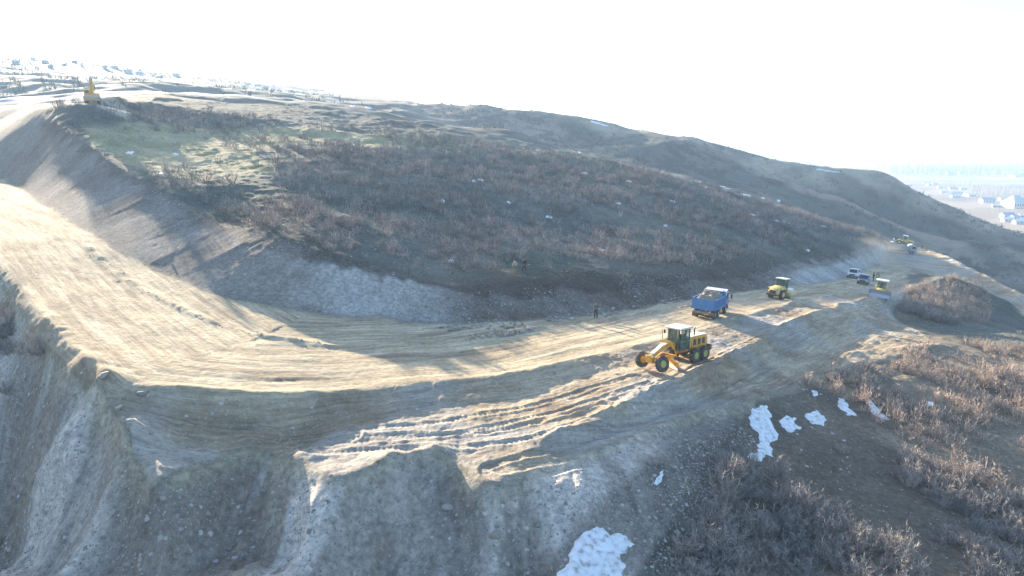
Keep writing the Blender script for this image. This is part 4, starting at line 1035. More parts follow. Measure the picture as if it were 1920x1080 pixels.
    for sy in (-1, 1):
        MB().box(6.3, 6.42, sy*.3-.07, sy*.3+.07, 1.12, 1.26).build('headlight', LAMP, g)
        MB().tube([(2.5, sy*.75, 2.6), (2.7, sy*1.05, 2.75)], .015, n=5).box(2.66, 2.70, sy*1.02-.09, sy*1.02+.09, 2.55, 2.9).build('mirror', DARK, g)
    MB().box(1.3, 1.9, .75, 1.0, .75, .82).box(1.3, 1.9, .75, 1.0, 1.05, 1.1).tube([(1.35, .98, .75), (1.35, .98, 2.0)], .02).build('step', DARK, g)
    return g
G = motor_grader(); a = PZ(1311, 674, -17.45); hd = R(224)
gx_ = a[0]-1.0*math.cos(hd+math.pi/2)*1.0; gy_ = a[1]-1.0*math.sin(hd+math.pi/2)
seat_on_ground(G, gx_+math.cos(hd)*0.0, gy_, 224, 3.0, 2.0, -0.02); G.scale = (.95, .95, .95)

# ------------------------------------------------------------------ dump truck
def dump_truck(name, label, box_m, cab_m, load=True):
    g = empty(name, label, 'dump truck')
    fr = MB(); fr.box(-3.6, 3.3, -.42, -.28, .75, 1.05).box(-3.6, 3.3, .28, .42, .75, 1.05)
    for x in (-3.5, -2, -.5, 1.0, 2.6): fr.box(x-.06, x+.06, -.3, .3, .8, 1.0)
    fr.box(-3.75, -3.6, -1.15, 1.15, .62, .86).box(-.9, .3, -1.1, -.5, .5, 1.0, bev=.03).box(-.9, .1, .5, 1.1, .5, 1.0, bev=.05)
    fr.build('chassis', MUD, g)
    for sy in (-1, 1):
        MB().box(-3.77, -3.74, sy*.95-.16, sy*.95+.16, .68, .8).build('tail_light', RED, g)
        MB().box(-3.62, -3.58, sy*.9-.3, sy*.9+.3, .2, .66).build('mud_flap', DARK, g)
        for x in (-2.75, -1.4): wheel(g, (x, sy*.95, .52), .52, .5, rim=GREYP)
        wheel(g, (2.2, sy*1.0, .52), .52, .32, rim=GREYP)
    # open body with ribs
    zb, zt = 1.2, 2.45; bx = MB()
    bx.box(-3.8, 1.15, -1.2, 1.2, zb, zb+.08)
    for sy in (-1, 1):
        bx.box(-3.8, 1.15, sy*1.22-.03, sy*1.22+.03, zb, zt)
        bx.box(-3.82, 1.17, sy*1.25-.06, sy*1.25+.06, zt-.1, zt+.02).box(-3.82, 1.17, sy*1.25-.05, sy*1.25+.05, zb-.05, zb+.08)
        for i in range(9): bx.prism([(-3.75+i*.6, zb+.08), (-3.62+i*.6, zb+.08), (-3.58+i*.6, zt-.1), (-3.70+i*.6, zt-.1)], sy*1.25, sy*1.32)
    bx.box(1.1, 1.17, -1.22, 1.22, zb, zt+.4); body = bx.build('dump_body', box_m, g)
    MB().prism([(1.1, zt+.36), (1.17, zt+.45), (2.1, zt+.62), (2.1, zt+.56)], -1.2, 1.2).box(1.1, 1.2, -1.28, -1.18, zt, zt+.45).box(1.1, 1.2, 1.18, 1.28, zt, zt+.45).build('cab_guard', WHITE, body)
    tg = MB(); tg.box(-3.9, -3.84, -1.2, 1.2, zb, zt-.02).box(-3.94, -3.84, -1.24, 1.24, zt-.1, zt-.01).box(-3.94, -3.84, -1.24, 1.24, zb-.05, zb+.07)
    for i in range(6): tg.box(-3.95, -3.89, -1.1+i*.42, -1.0+i*.42, zb+.05, zt-.1)
    tg.build('tailgate', box_m, body)
    if load:
        V_ = []; nx_, ny_ = 26, 14; r = np.random.default_rng(5)
        for i in range(nx_):
            for j in range(ny_):
                x_ = -3.78+4.85*i/(nx_-1); y_ = -1.17+2.34*j/(ny_-1); e = min(1, (1-abs(y_)/1.17)*2.2)*min(1, (x_+3.78)*1.6)*min(1, (1.07-x_)*1.6+.15)
                V_.append((x_, y_, zt-.30+.85*e*(0.75+.35*float(fbm(x_+9, y_, .9, 3, 5)))+.07*float(fbm(x_, y_, .25, 2, 6))))
        Q_ = [(i*ny_+j, (i+1)*ny_+j, (i+1)*ny_+j+1, i*ny_+j+1) for i in range(nx_-1) for j in range(ny_-1)]
        me = bpy.data.meshes.new('soil_load'); me.from_pydata(V_, [], Q_); me.materials.append(SOILL); me.update(); link('soil_load', me, None, body)
    # cab
    cb = MB(); cb.prism([(1.35, .75), (3.35, .75), (3.42, 1.6), (3.25, 2.62), (1.5, 2.68), (1.35, 2.5)], -1.13, 1.13, bev=.06); cab = cb.build('cab', cab_m, g, True)
    w_ = MB(); w_.prism([(3.405, 1.72), (3.435, 1.72), (3.29, 2.5), (3.26, 2.5)], -1.0, 1.0).build('windscreen', DGL, cab)
    for sy in (-1, 1):
        MB().prism([(2.2, 1.75), (3.2, 1.75), (3.1, 2.45), (2.2, 2.48)], sy*1.135-.012, sy*1.135+.012).build('side_window', DGL, cab)
        MB().tube([(3.2, sy*1.1, 2.4), (3.35, sy*1.4, 2.4), (3.35, sy*1.4, 1.8)], .02, n=6).box(3.3, 3.38, sy*1.4-.1, sy*1.4+.1, 1.75, 2.3, bev=.02).build('mirror', DARK, cab)
        MB().box(3.36, 3.46, sy*.85-.2, sy*.85+.2, .82, 1.0).build('headlight', LAMP, cab)
        MB().prism([(1.6, .5), (1.7, 1.1), (2.7, 1.12), (2.85, .5), (2.78, .5), (2.65, 1.05), (1.75, 1.04), (1.68, .5)], sy*1.0-.18, sy*1.0+.18).build('fender', DARK, cab)
    MB().box(3.33, 3.5, -1.15, 1.15, .45, .78, bev=.04).build('bumper', DARK, cab)
    MB().tube([(1.25, -.9, .9), (1.25, -.9, 3.0)], .07).build('exhaust_pipe', DARK, g)
    MB().box(2.0, 2.3, .6, .8, 2.68, 2.82).box(2.0, 2.3, -.8, -.6, 2.68, 2.82).build('roof_lamps', DARK, cab)
    return g
T = dump_truck('dump_truck', 'blue dump truck heaped with brown soil, driving away past the grader', BLUE, DBLUE)
a = PZ(1316, 600, -18.1); hd = R(60)
seat_on_ground(T, a[0]+3.8*math.cos(hd), a[1]+3.8*math.sin(hd), 60, 5.0, 2.0); T.scale = (1, 1, .92)
T2 = dump_truck('dump_truck', 'grey dump truck standing at the far bend of the road with its side to us', GREYP, GREYP, False)
a = drop(1698, 476); seat_on_ground(T2, a[0], a[1]+1.5, -22, 5.0, 2.0)

# ------------------------------------------------------------------ road roller
def roller():
    g = empty('road_roller', 'pale yellow single drum roller with dark cab, between the blue truck and the cars', 'roller')
    MB().prism([(-2.7, .75), (-.35, .75), (-.35, 1.85), (-1.0, 1.9), (-2.3, 1.6), (-2.75, 1.15)], -.75, .75, bev=.07).build('engine_hood', PYEL, g, True)
    MB().box(-2.79, -2.70, -.5, .5, .85, 1.3).build('grille', DARK, g)
    MB().box(-2.9, -2.6, -.95, .95, .5, .76, bev=.05).build('rear_bumper', DARK, g)
    for sy in (-1, 1):
        wheel(g, (-1.35, sy*.9, .72), .74, .5, lug=16, rim=PYEL)
        MB().box(-2.74, -2.68, sy*.68-.1, sy*.68+.1, 1.32, 1.46).build('tail_light', RED, g)
        MB().prism([(-2.1, 1.45), (-2.0, 1.6), (-.6, 1.62), (-.6, 1.54), (-1.95, 1.5)], sy*.92-.28, sy*.92+.28).build('fender', PYEL, g)
    cab = MB()
    for x in (-.55, .45):
        for y in (-.66, .66): cab.box(x-.05, x+.05, y-.05, y+.05, 1.2, 2.9)
    cab.box(-.6, .5, -.72, .72, 1.1, 1.35).box(-.6, .5, -.7, .7, 2.8, 2.9).box(-.6, .5, -.7, -.64, 1.9, 1.96).box(-.6, .5, .64, .7, 1.9, 1.96)
    co = cab.build('cab', GREEN, g)
    MB().prism([(-.8, 2.9), (.8, 2.9), (.75, 3.04), (-.7, 3.04)], -.85, .85, bev=.03).build('roof', CREAM, co)
    MB().box(-.52, .42, -.7, -.685, 1.35, 2.8).box(-.52, .42, .685, .7, 1.35, 2.8).box(.47, .485, -.6, .6, 1.35, 2.8).box(-.585, -.57, -.6, .6, 1.9, 2.8).build('window', GLASS, co)
    MB().box(-.3, .1, -.25, .25, 1.7, 1.8, bev=.03).box(-.35, -.22, -.25, .25, 1.75, 2.35, bev=.03).build('seat', DARK, co)
    MB().lathe([(.72, -1.02), (.75, -1.0), (.75, 1.0), (.72, 1.02)], (1.75, 0, .75), 'y', 36).build('drum', STEEL, g, True)
    f = MB()
    for sy in (-1, 1): f.prism([(.75, .55), (2.75, .55), (2.75, .95), (.75, 1.0)], sy*1.12-.07, sy*1.12+.07, bev=.02)
    f.box(2.6, 2.78, -1.1, 1.1, .55, .95, bev=.02).box(.55, .8, -1.1, 1.1, .55, 1.0, bev=.02).box(-.4, .6, -.3, .3, .6, 1.0); f.build('drum_frame', PYEL, g)
    return g
RO = roller(); a = drop(1463, 559); seat_on_ground(RO, a[0], a[1], 42, 3.2, 1.8); RO.scale = (.9, .9, .93)

# ------------------------------------------------------------------ bulldozer
def bulldozer():
    g = empty('bulldozer', 'yellow bulldozer with a steel blade facing us on the lower strip of the road', 'bulldozer')
    for sy in (-1, 1):
        p = []
        for k_ in range(10): a_ = math.pi/2+math.pi*k_/9; p.append((-1.35+.48*math.cos(a_), .48+.48*math.sin(a_)))
        for k_ in range(10): a_ = -math.pi/2+math.pi*k_/9; p.append((1.25+.42*math.cos(a_), .42+.42*math.sin(a_)))
        t = MB(); t.prism(p, sy*1.0-.28, sy*1.0+.28)
        for i in range(13): t.box(-1.4+i*.22, -1.36+i*.22, sy*1.0-.29, sy*1.0+.29, .86, .98)
        tr = t.build('track', DARK, g)
        MB().box(-1.0, .9, sy*1.0-.2+sy*.1, sy*1.0+.2+sy*.1, .3, .7, bev=.03).lathe([(.36, -.05), (.36, .05)], (-1.35, sy*1.29, .48), 'y', 16).lathe([(.3, -.05), (.3, .05)], (1.25, sy*1.29, .42), 'y', 16).build('track_frame', YEL, tr)
    MB().prism([(-1.7, .6), (1.75, .6), (1.8, 1.55), (.3, 1.7), (.2, 1.3), (-1.7, 1.4)], -.6, .6, bev=.05).build('hull', PYEL, g, True)
    MB().box(1.79, 1.83, -.45, .45, .8, 1.45).build('radiator_grille', DARK, g)
    MB().box(-1.75, -.9, -.95, .95, 1.3, 1.75, bev=.06).build('fuel_tank', PYEL, g)
    cab = MB()
    for x in (-.95, .3):
        for y in (-.72, .72): cab.box(x-.055, x+.055, y-.055, y+.055, 1.3, 2.95)
    cab.box(-1.0, .35, -.8, .8, 1.25, 1.6).box(-1.0, .35, -.76, .76, 2.85, 2.95); co = cab.build('cab', PYEL, g)
    MB().prism([(-1.2, 2.95), (.65, 2.95), (.6, 3.08), (-1.15, 3.08)], -.98, .98, bev=.03).build('roof', CREAM, co)
    MB().box(-.9, .25, -.74, -.725, 1.6, 2.85).box(-.9, .25, .725, .74, 1.6, 2.85).box(.3, .315, -.65, .65, 1.6, 2.85).build('window', GLASS, co)
    MB().box(-.6, -.1, -.28, .28, 1.7, 1.85, bev=.03).box(-.65, -.5, -.28, .28, 1.8, 2.4, bev=.03).build('seat', DARK, co)
    MB().tube([(1.0, .3, 1.6), (1.0, .3, 2.4)], .06).build('exhaust_pipe', DARK, g)
    n = 9; prof = [(2.55-.30*math.sin(math.pi*k_/n)+.12*k_/n, 3e-1+1.3*k_/n) for k_ in range(n+1)]; prof = prof+[(x-.06, z) for x, z in prof[::-1]]
    bo = MB().prism(prof, -1.62, 1.62).build('blade', STEEL, g, True)
    MB().box(2.25, 2.65, -1.66, -1.6, .3, 1.55).box(2.25, 2.65, 1.6, 1.66, .3, 1.55).box(2.58, 2.68, -1.6, 1.6, 1.58, 1.66).build('blade_rim', MUD, bo)
    for sy in (-1, 1):
        MB().prism([(-.4, .35), (2.3, .25), (2.3, .45), (-.4, .55)], sy*1.42-.07, sy*1.42+.07).build('push_arm', YEL, g)
        MB().tube([(1.6, sy*.45, 1.5), (2.35, sy*.5, .8)], .05).build('lift_cylinder', STEEL, g)
    MB().box(-2.3, -1.7, -.25, .25, .5, 1.0).prism([(-2.5, .2), (-2.3, .2), (-2.2, 1.2), (-2.4, 1.2)], -.1, .1).build('ripper', DARK, g)
    return g
BD = bulldozer(); a = drop(1653, 555); seat_on_ground(BD, a[0], a[1]+0.6, 240, 3.0, 2.0); BD.scale = (.93, .93, .9)

# ------------------------------------------------------------------ cars
def car(label, paint_m, hgt=1.75, name='car'):
    g = empty(name, label, 'car')
    b = MB(); b.prism([(-2.25, .42), (2.2, .42), (2.28, .62), (2.2, .92), (1.35, 1.05), (-2.15, 1.08), (-2.3, .8)], -.9, .9, bev=.06)
    b.prism([(1.35, 1.04), (.55, hgt-.07), (.3, hgt), (-1.75, hgt), (-2.1, 1.07)], -.78, .78, bev=.05); bd = b.build('body', paint_m, g, True)
    MB().prism([(1.36, 1.09), (.60, hgt-.11), (.63, hgt-.09), (1.40, 1.10)], -.68, .68).build('windscreen', DGL, bd)
    MB().prism([(-2.12, 1.12), (-1.80, hgt-.1), (-1.83, hgt-.1), (-2.15, 1.12)], -.65, .65).build('rear_window', DGL, bd)
    for sy in (-1, 1):
        for xa, xb, xc, xd in ((1.15, .5, -.15, -.15), (-.25, -.25, -1.1, -1.15), (-1.22, -1.22, -1.65, -1.85)):
            MB().prism([(xa, 1.12), (xb, hgt-.12), (xc, hgt-.12), (xd, 1.12)], sy*.785-.01, sy*.785+.01).build('side_window', DGL, bd)
        MB().box(2.18, 2.27, sy*.66-.17, sy*.66+.17, .72, .9).build('headlight', LAMP, g)
        MB().box(-2.31, -2.2, sy*.75-.1, sy*.75+.1, .75, 1.02).build('tail_light', RED, g)
        MB().box(.95, 1.12, sy*.95-.1, sy*.95+.1, 1.05, 1.2, bev=.02).build('mirror', paint_m, g)
        for x in (-1.4, 1.4): wheel(g, (x, sy*.8, .35), .36, .24, rim=GREYP, hub=.62)
    MB().box(2.24, 2.3, -.45, .45, .6, .85).build('grille', DARK, g); MB().box(2.2, 2.34, -.85, .85, .42, .56, bev=.02).build('bumper', DARK, g)
    return g
C1 = car('silver blue off road car parked beside the workers, facing left', SILVER); a = drop(1618, 532); seat_on_ground(C1, a[0], a[1], 238, 2.8, 1.5)
C2 = car('white car parked half hidden behind the silver car', WHITE, 1.8); a = drop(1611, 524.5); seat_on_ground(C2, a[0]+.3, a[1]+3.0, 236, 2.8, 1.5)
C3 = car('white van cut off by the left frame edge, on the bright upper track', WHITE, 2.2, 'van'); C3['category'] = 'van'; a = drop(-8, 208); seat_on_ground(C3, a[0], a[1], 120, 2.8, 1.5)

# ------------------------------------------------------------------ excavator
def excavator():
    g = empty('excavator', 'yellow excavator seen from behind on the brow at the upper left', 'excavator')
    for sy in (-1, 1):
        p = []
        for k_ in range(9): a_ = math.pi/2+math.pi*k_/8; p.append((-1.7+.42*math.cos(a_), .42+.42*math.sin(a_)))
        for k_ in range(9): a_ = -math.pi/2+math.pi*k_/8; p.append((1.7+.42*math.cos(a_), .42+.42*math.sin(a_)))
        MB().prism(p, sy*1.1-.3, sy*1.1+.3).build('track', DARK, g)
    MB().box(-1.0, 1.0, -.8, .8, .5, .95, bev=.04).lathe([(.6, .95), (.6, 1.1)], (0, 0, 0), 'z', 24).build('undercarriage', DARK, g)
    MB().box(-2.6, 1.7, -1.35, 1.35, 1.1, 1.35).prism([(-2.1, 1.35), (.3, 1.35), (.3, 2.2), (-2.1, 2.1)], -1.35, 1.35, bev=.05).build('deck', YEL, g)
    p = [(-2.75+.35*(abs(y)/1.45)**3, y) for y in np.linspace(-1.45, 1.45, 9)]
    c = MB()
    A = [c.bm.verts.new((x, y, 1.15)) for x, y in p]; B = [c.bm.verts.new((x-.05, y, 2.15)) for x, y in p]; A2 = [c.bm.verts.new((-2.05, y, 1.15)) for x, y in p]; B2 = [c.bm.verts.new((-2.05, y, 2.15)) for x, y in p]
    for i in range(8):
        for P_, Q_ in ((A, B), (B, B2), (B2, A2), (A2, A)): c.bm.faces.new((P_[i], P_[i+1], Q_[i+1], Q_[i]))
    for i in (0, 8): c.bm.faces.new((A[i], B[i], B2[i], A2[i]))
    bmesh.ops.recalc_face_normals(c.bm, faces=c.bm.faces[:]); cw = c.build('counterweight', GREYP, g)
    MB().box(-2.86, -2.78, -.95, .95, 1.5, 1.95).build('yellow_panel', YEL, cw)
    cb = MB()
    for x in (.35, 1.6):
        for y in (.42, 1.3): cb.box(x-.05, x+.05, y-.05, y+.05, 1.35, 2.85)
    cb.box(.3, 1.65, .38, 1.35, 2.8, 2.9).box(.3, 1.65, .38, 1.35, 1.35, 1.7); co = cb.build('cab', PYEL, g)
    MB().box(.4, 1.55, .4, .415, 1.7, 2.8).box(.4, 1.55, 1.32, 1.335, 1.7, 2.8).box(1.62, 1.635, .45, 1.25, 1.7, 2.8).box(.315, .33, .45, 1.25, 1.7, 2.8).build('window', GLASS, co)
    MB().prism([(.6, 1.4), (1.1, 1.4), (2.3, 3.5), (4.0, 4.7), (3.9, 4.95), (1.9, 3.8), (.55, 1.9)], -.3, .3, bev=.03).build('boom', YEL, g)
    MB().prism([(3.4, 5.1), (3.9, 4.4), (4.4, 4.6), (5.6, 2.6), (5.8, 2.7), (4.5, 5.3)], -.2, .2, bev=.03).build('stick', CREAM, g)
    MB().prism([(5.5, 2.7), (5.9, 2.6), (6.1, 1.9), (5.6, 1.5), (5.0, 1.8), (5.1, 2.0), (5.6, 1.8), (5.8, 2.1)], -.5, .5).build('bucket', DARK, g)
    for sy in (-1, 1): MB().tube([(1.5, sy*.4, 1.5), (2.4, sy*.4, 3.4)], .08).build('boom_cylinder', STEEL, g)
    MB().tube([(2.2, 0, 4.1), (3.5, 0, 5.0)], .08).build('stick_cylinder', STEEL, g)
    return g
EX = excavator(); a = drop(169, 193); seat_on_ground(EX, a[0], a[1]+1.0, 118, 3.4, 2.2, -.02); EX.scale = (1.0, 1.0, .84)

# ------------------------------------------------------------------ wheel loader behind the far truck
def loader():
    g = empty('wheel_loader', 'pale yellow wheel loader with white cab roof behind the far grey truck', 'wheel loader')
    MB().prism([(-3.0, .8), (-.4, .8), (-.4, 2.0), (-2.8, 1.8)], -.8, .8, bev=.06).build('engine_hood', PYEL, g, True)
    for x in (-1.7, 1.5):
        for sy in (-1, 1): wheel(g, (x, sy*1.05, .75), .75, .5, rim=PYEL, lug=14)
    cb = MB()
    for x in (-.5, .7):
        for y in (-.7, .7): cb.box(x-.06, x+.06, y-.06, y+.06, 1.3, 3.1)
    cb.box(-.55, .75, -.75, .75, 1.2, 1.9); co = cb.build('cab', PYEL, g)
    MB().box(-.75, .95, -.9, .9, 3.1, 3.28, bev=.04).build('roof', WHITE, co); MB().box(-.45, .65, -.72, -.7, 1.9, 3.1).box(-.45, .65, .7, .72, 1.9, 3.1).box(.7, .72, -.6, .6, 1.9, 3.1).build('window', GLASS, co)
    MB().box(.7, 2.1, -.5, .5, .6, 1.4, bev=.04).build('front_frame', PYEL, g)
    for sy in (-1, 1): MB().prism([(1.2, 1.5), (1.5, 1.75), (3.2, .6), (3.0, .4)], sy*.5-.08, sy*.5+.08).build('lift_arm', PYEL, g)
    MB().prism([(3.1, .15), (4.1, .1), (4.0, .2), (3.2, .3), (3.15, 1.0), (3.6, 1.3), (3.5, 1.38), (3.0, 1.1)], -1.4, 1.4).build('bucket', STEEL, g)
    return g
WL = loader(); a = drop(1707, 470); seat_on_ground(WL, a[0]+1.5, a[1]+7, 150, 3.2, 2.1, 0.4)

# ------------------------------------------------------------------ people : one skinned body each, clothes as children
SKIN = paint('skin', (0.42, 0.26, 0.18), 0.6, dirt=0.1); HAIR = paint('dark_hair', (0.03, 0.025, 0.02), 0.8, dirt=0.1)
def skinned(name, verts, edges, radii, mat, parent, root=0, sub=1):
    me = bpy.data.meshes.new(name); me.from_pydata(verts, edges, []); me.update()
    o = link(name, me, mat, parent)
    md = o.modifiers.new('Skin', 'SKIN'); md.use_smooth_shade = True
    sv = me.skin_vertices[0].data if me.skin_vertices else None
    if sv is None:
        bm = bmesh.new(); bm.from_mesh(me); bm.verts.layers.skin.verify(); bm.to_mesh(me); bm.free(); sv = me.skin_vertices[0].data
    for i, r_ in enumerate(radii):
        sv[i].radius = r_ if isinstance(r_, tuple) else (r_, r_); sv[i].use_root = (i == root)
    s2 = o.modifiers.new('Subdivision', 'SUBSURF'); s2.levels = sub; s2.render_levels = sub
    return o
def person(px, py, heading, label, jacket, trousers, hgt=1.75, vest=None, stride=0.12, lean=0.0, armf=(0.05, 0.05), bend=(0.15, 0.2), hat=None, at=None, group=None):
    g = empty('person', label, 'person', group); k_ = hgt/1.75; V_ = []; E_ = []; R_ = []
    def add(p, r_, link_=None):
        V_.append(tuple(c*k_ for c in p)); R_.append(tuple(c*k_ for c in r_) if isinstance(r_, tuple) else r_*k_)
        if link_ is not None: E_.append((link_, len(V_)-1))
        return len(V_)-1
    def L_(z): return lean*max(0, z-.95)
    pel = add((0, 0, .95), (.13, .10)); wst = add((L_(1.1), 0, 1.1), (.12, .095), pel); che = add((L_(1.33), 0, 1.33), (.15, .11), wst); nk0 = add((L_(1.46), 0, 1.46), (.07, .06), che); nk = add((L_(1.52), 0, 1.53), .052, nk0)
    hx_ = L_(1.6)+.015
    h1 = add((hx_, 0, 1.60), (.075, .085), nk); h2 = add((hx_+.005, 0, 1.68), (.082, .095), h1); h3 = add((hx_-.005, 0, 1.73), (.05, .06), h2)
    add((hx_+.105, 0, 1.635), (.014, .014), h1)
    for sy in (-1, 1): add((hx_-.005, sy*.098, 1.64), (.016, .01), h1)
    legs = []; arms = []
    for sy, st in ((-1, stride), (1, -stride)):
        hip = add((0, sy*.09, .90), (.088, .085), pel); kn = add((st*.6+.03, sy*.11, .50), .058, hip); an = add((st, sy*.12, .10), .04, kn); hl = add((st+.02, sy*.12, .045), (.045, .04), an); to = add((st+.17, sy*.135, .035), (.04, .03), hl)
        legs.append([hip, kn, an, hl, to])
    for i, sy in enumerate((-1, 1)):
        sh = add((L_(1.42), sy*.18, 1.42), (.058, .058), che); f_ = armf[i]; b_ = bend[i]
        el = add((L_(1.15)+f_*.5, sy*(.24), 1.14), .042, sh); wr = add((L_(.95)+f_*.5+b_, sy*.235, .92+b_*.35), .027, el); pm = add((L_(.9)+f_*.5+b_*1.15, sy*.23, .855+b_*.42), (.03, .016), wr)
        for q in range(4):
            dx = -.026+q*.018; ln = (.06, .07, .075, .055)[q]; m1 = add((V_[pm][0]/k_+dx, sy*.228, V_[pm][2]/k_-.03-ln*.4), .009, pm); add((V_[pm][0]/k_+dx+.012, sy*.222, V_[pm][2]/k_-.03-ln), .0075, m1)
        add((V_[pm][0]/k_+.045, sy*.222, V_[pm][2]/k_-.02), .009, pm); arms.append([sh, el, wr])
    body = skinned('body', V_, E_, R_, SKIN, g)
    def cloth(name, ids, grow, mat, cut=None):
        mp = {a_: b_ for b_, a_ in enumerate(ids)}; ee = [(mp[a_], mp[b_]) for a_, b_ in E_ if a_ in mp and b_ in mp]
        rr_ = [tuple((c+grow) for c in R_[i]) if isinstance(R_[i], tuple) else R_[i]+grow for i in ids]
        return skinned(name, [V_[i] for i in ids], ee, rr_, mat, g)
    cloth('jacket', [pel, wst, che, nk0]+[i for a_ in arms for i in a_], .022*k_, jacket)
    cloth('trousers', [pel]+[i for l_ in legs for i in l_[:3]], .018*k_, trousers)
    cloth('shoes', legs[0][2:], .012*k_, DARK); cloth('shoes', legs[1][2:], .012*k_, DARK)
    m = MB(); m.lathe([(.10*k_, 1.665*k_), (.108*k_, 1.70*k_), (.095*k_, 1.755*k_), (.05*k_, 1.785*k_), (.01, 1.79*k_)], (hx_*k_-.01, 0, 0), 'z', 14)
    m.build('hat' if hat else 'hair', hat or HAIR, g, True)
    if vest: cloth('vest', [pel, wst, che, nk0], .05*k_, vest)
    x, y, z = drop(px, py) if at is None else at
    g.location = (x, y, z); g.rotation_euler = (0, 0, R(heading)); return g
def cl(name, rgb): return paint(name, rgb, 0.85, dirt=0.15)
person(966, 513.5, 250, 'man in pale khaki jacket and camouflage trousers on the cutting brow, left of two', cl('khaki_cloth', (.42, .40, .33)), cl('camouflage_cloth', (.16, .17, .12)), lean=.12, bend=(.3, .25))
person(983, 511, 235, 'man in black clothes on the cutting brow, right of two', cl('black_cloth', (.02, .022, .03)), cl('black_trousers', (.015, .015, .02)), stride=.2)
person(1117, 597, 260, 'man in dark grey jacket and black trousers standing at the foot of the cutting', cl('grey_cloth', (.10, .12, .13)), cl('black_trousers', (.015, .015, .02)), 1.8, stride=.16)
HV = cl('yellow_vest_cloth', (.62, .85, .05))
person(1645, 528.5, 230, 'worker in bright yellow vest standing right of the parked silver car', cl('dark_cloth', (.06, .07, .07)), cl('black_trousers', (.015, .015, .02)), 1.8, vest=HV)
person(1637, 528, 300, 'worker in dark green clothes between the silver car and the yellow vest', cl('dark_green_cloth', (.02, .05, .03)), cl('black_trousers', (.015, .015, .02)), 1.75)
person(1729, 468, 200, 'distant man in black on the far soil bank, left of two', cl('black_cloth', (.02, .022, .03)), cl('black_trousers', (.015, .015, .02)), 1.8)
person(1737, 470.5, 20, 'distant man in dark clothes on the far soil bank, right of two', cl('brown_cloth', (.08, .06, .05)), cl('black_trousers', (.015, .015, .02)), 1.75)
# marker stake on the windrow left of the grader
x, y, z = drop(1243, 640)
tag(MB().tube([(x, y, z-.1), (x-.12, y, z+1.15)], .03, n=6).build('marker_stake', paint('weathered_wood', (.12, .10, .07), .9)), 'thin dark stake leaning in the windrow left of the grader cab', 'stake')
# ------------------------------------------------------------------ village on the plain
ROOFS = {'white': paint('white_sheet_roof', (.80, .80, .80), .5, dirt=.15, scale=.3), 'blue': paint('blue_sheet_roof', (.16, .34, .58), .4, dirt=.15, scale=.3), 'green': paint('pale_green_sheet_roof', (.36, .50, .50), .4, dirt=.15, scale=.3), 'grey': paint('grey_roof', (.48, .47, .45), .7, dirt=.3, scale=.3), 'red': paint('brown_roof', (.40, .26, .2), .7, dirt=.3, scale=.3)}
WALL = {'white': paint('white_wall', (.62, .60, .56), .9, scale=.5), 'tan': paint('tan_wall', (.50, .42, .33), .9, scale=.5)}
def house(px, py, L, W_, h, rot, roof, wall, label, group=None, hip=False):
    if not hip: L *= .72; W_ *= .72; h *= .8
    x, y, z = drop(px, py); g = empty('house', label, 'house', group)
    wl = MB().box(-L/2, L/2, -W_/2, W_/2, -.5, h).build('wall', WALL[wall], g)
    rh = W_*.32; o = .5; b = MB()
    if hip:
        v = [b.bm.verts.new(p) for p in ((-L/2-o, -W_/2-o, h), (L/2+o, -W_/2-o, h), (L/2+o, W_/2+o, h), (-L/2-o, W_/2+o, h), (-L*.16, 0, h+rh*1.3), (L*.16, 0, h+rh*1.3))]
        for f in ((0, 1, 5, 4), (1, 2, 5), (2, 3, 4, 5), (3, 0, 4), (3, 2, 1, 0)): b.bm.faces.new([v[i] for i in f])
    else:
        v = [b.bm.verts.new(p) for p in ((-L/2-o, -W_/2-o, h-.1), (L/2+o, -W_/2-o, h-.1), (L/2+o, W_/2+o, h-.1), (-L/2-o, W_/2+o, h-.1), (-L/2-o, 0, h+rh), (L/2+o, 0, h+rh))]
        for f in ((0, 1, 5, 4), (1, 2, 5), (2, 3, 4, 5), (3, 0, 4), (3, 2, 1, 0)): b.bm.faces.new([v[i] for i in f])
    b.build('roof', ROOFS[roof], g)
    n = max(2, int(L/3.2))
    for i in range(n):
        xx = -L/2+(i+.5)*L/n; MB().box(xx-.5, xx+.5, -W_/2-.03, -W_/2+.05, h*.35, h*.75).build('window', DGL, wl)
    MB().box(L/2-.05, L/2+.03, -.5, .5, -.4, 2.0).build('door', DARK, wl)
    g.location = (x, y, z); g.rotation_euler = (0, 0, R(rot)); return g
house(1902, 390, 20, 17, 7, 12, 'green', 'white', 'large house with pale green hipped roof near the right frame edge', hip=True)
house(1883, 384, 22, 8, 4, 35, 'white', 'white', 'long white roofed building directly left of the green hipped house')
house(1879, 377, 14, 7, 4, 20, 'white', 'white', 'upper white roofed building left of the green hipped house')
house(1872, 389, 16, 6, 3, -25, 'white', 'tan', 'low white shed, lowest left of the green hipped house')
house(1850, 380, 22, 10, 5, 5, 'blue', 'white', 'long hall with bright blue roof left of the white buildings')
house(1888, 408, 16, 8, 4, 8, 'blue', 'white', 'blue roofed house at the foot of the dark hill, below the green one')
r5 = np.random.default_rng(55)
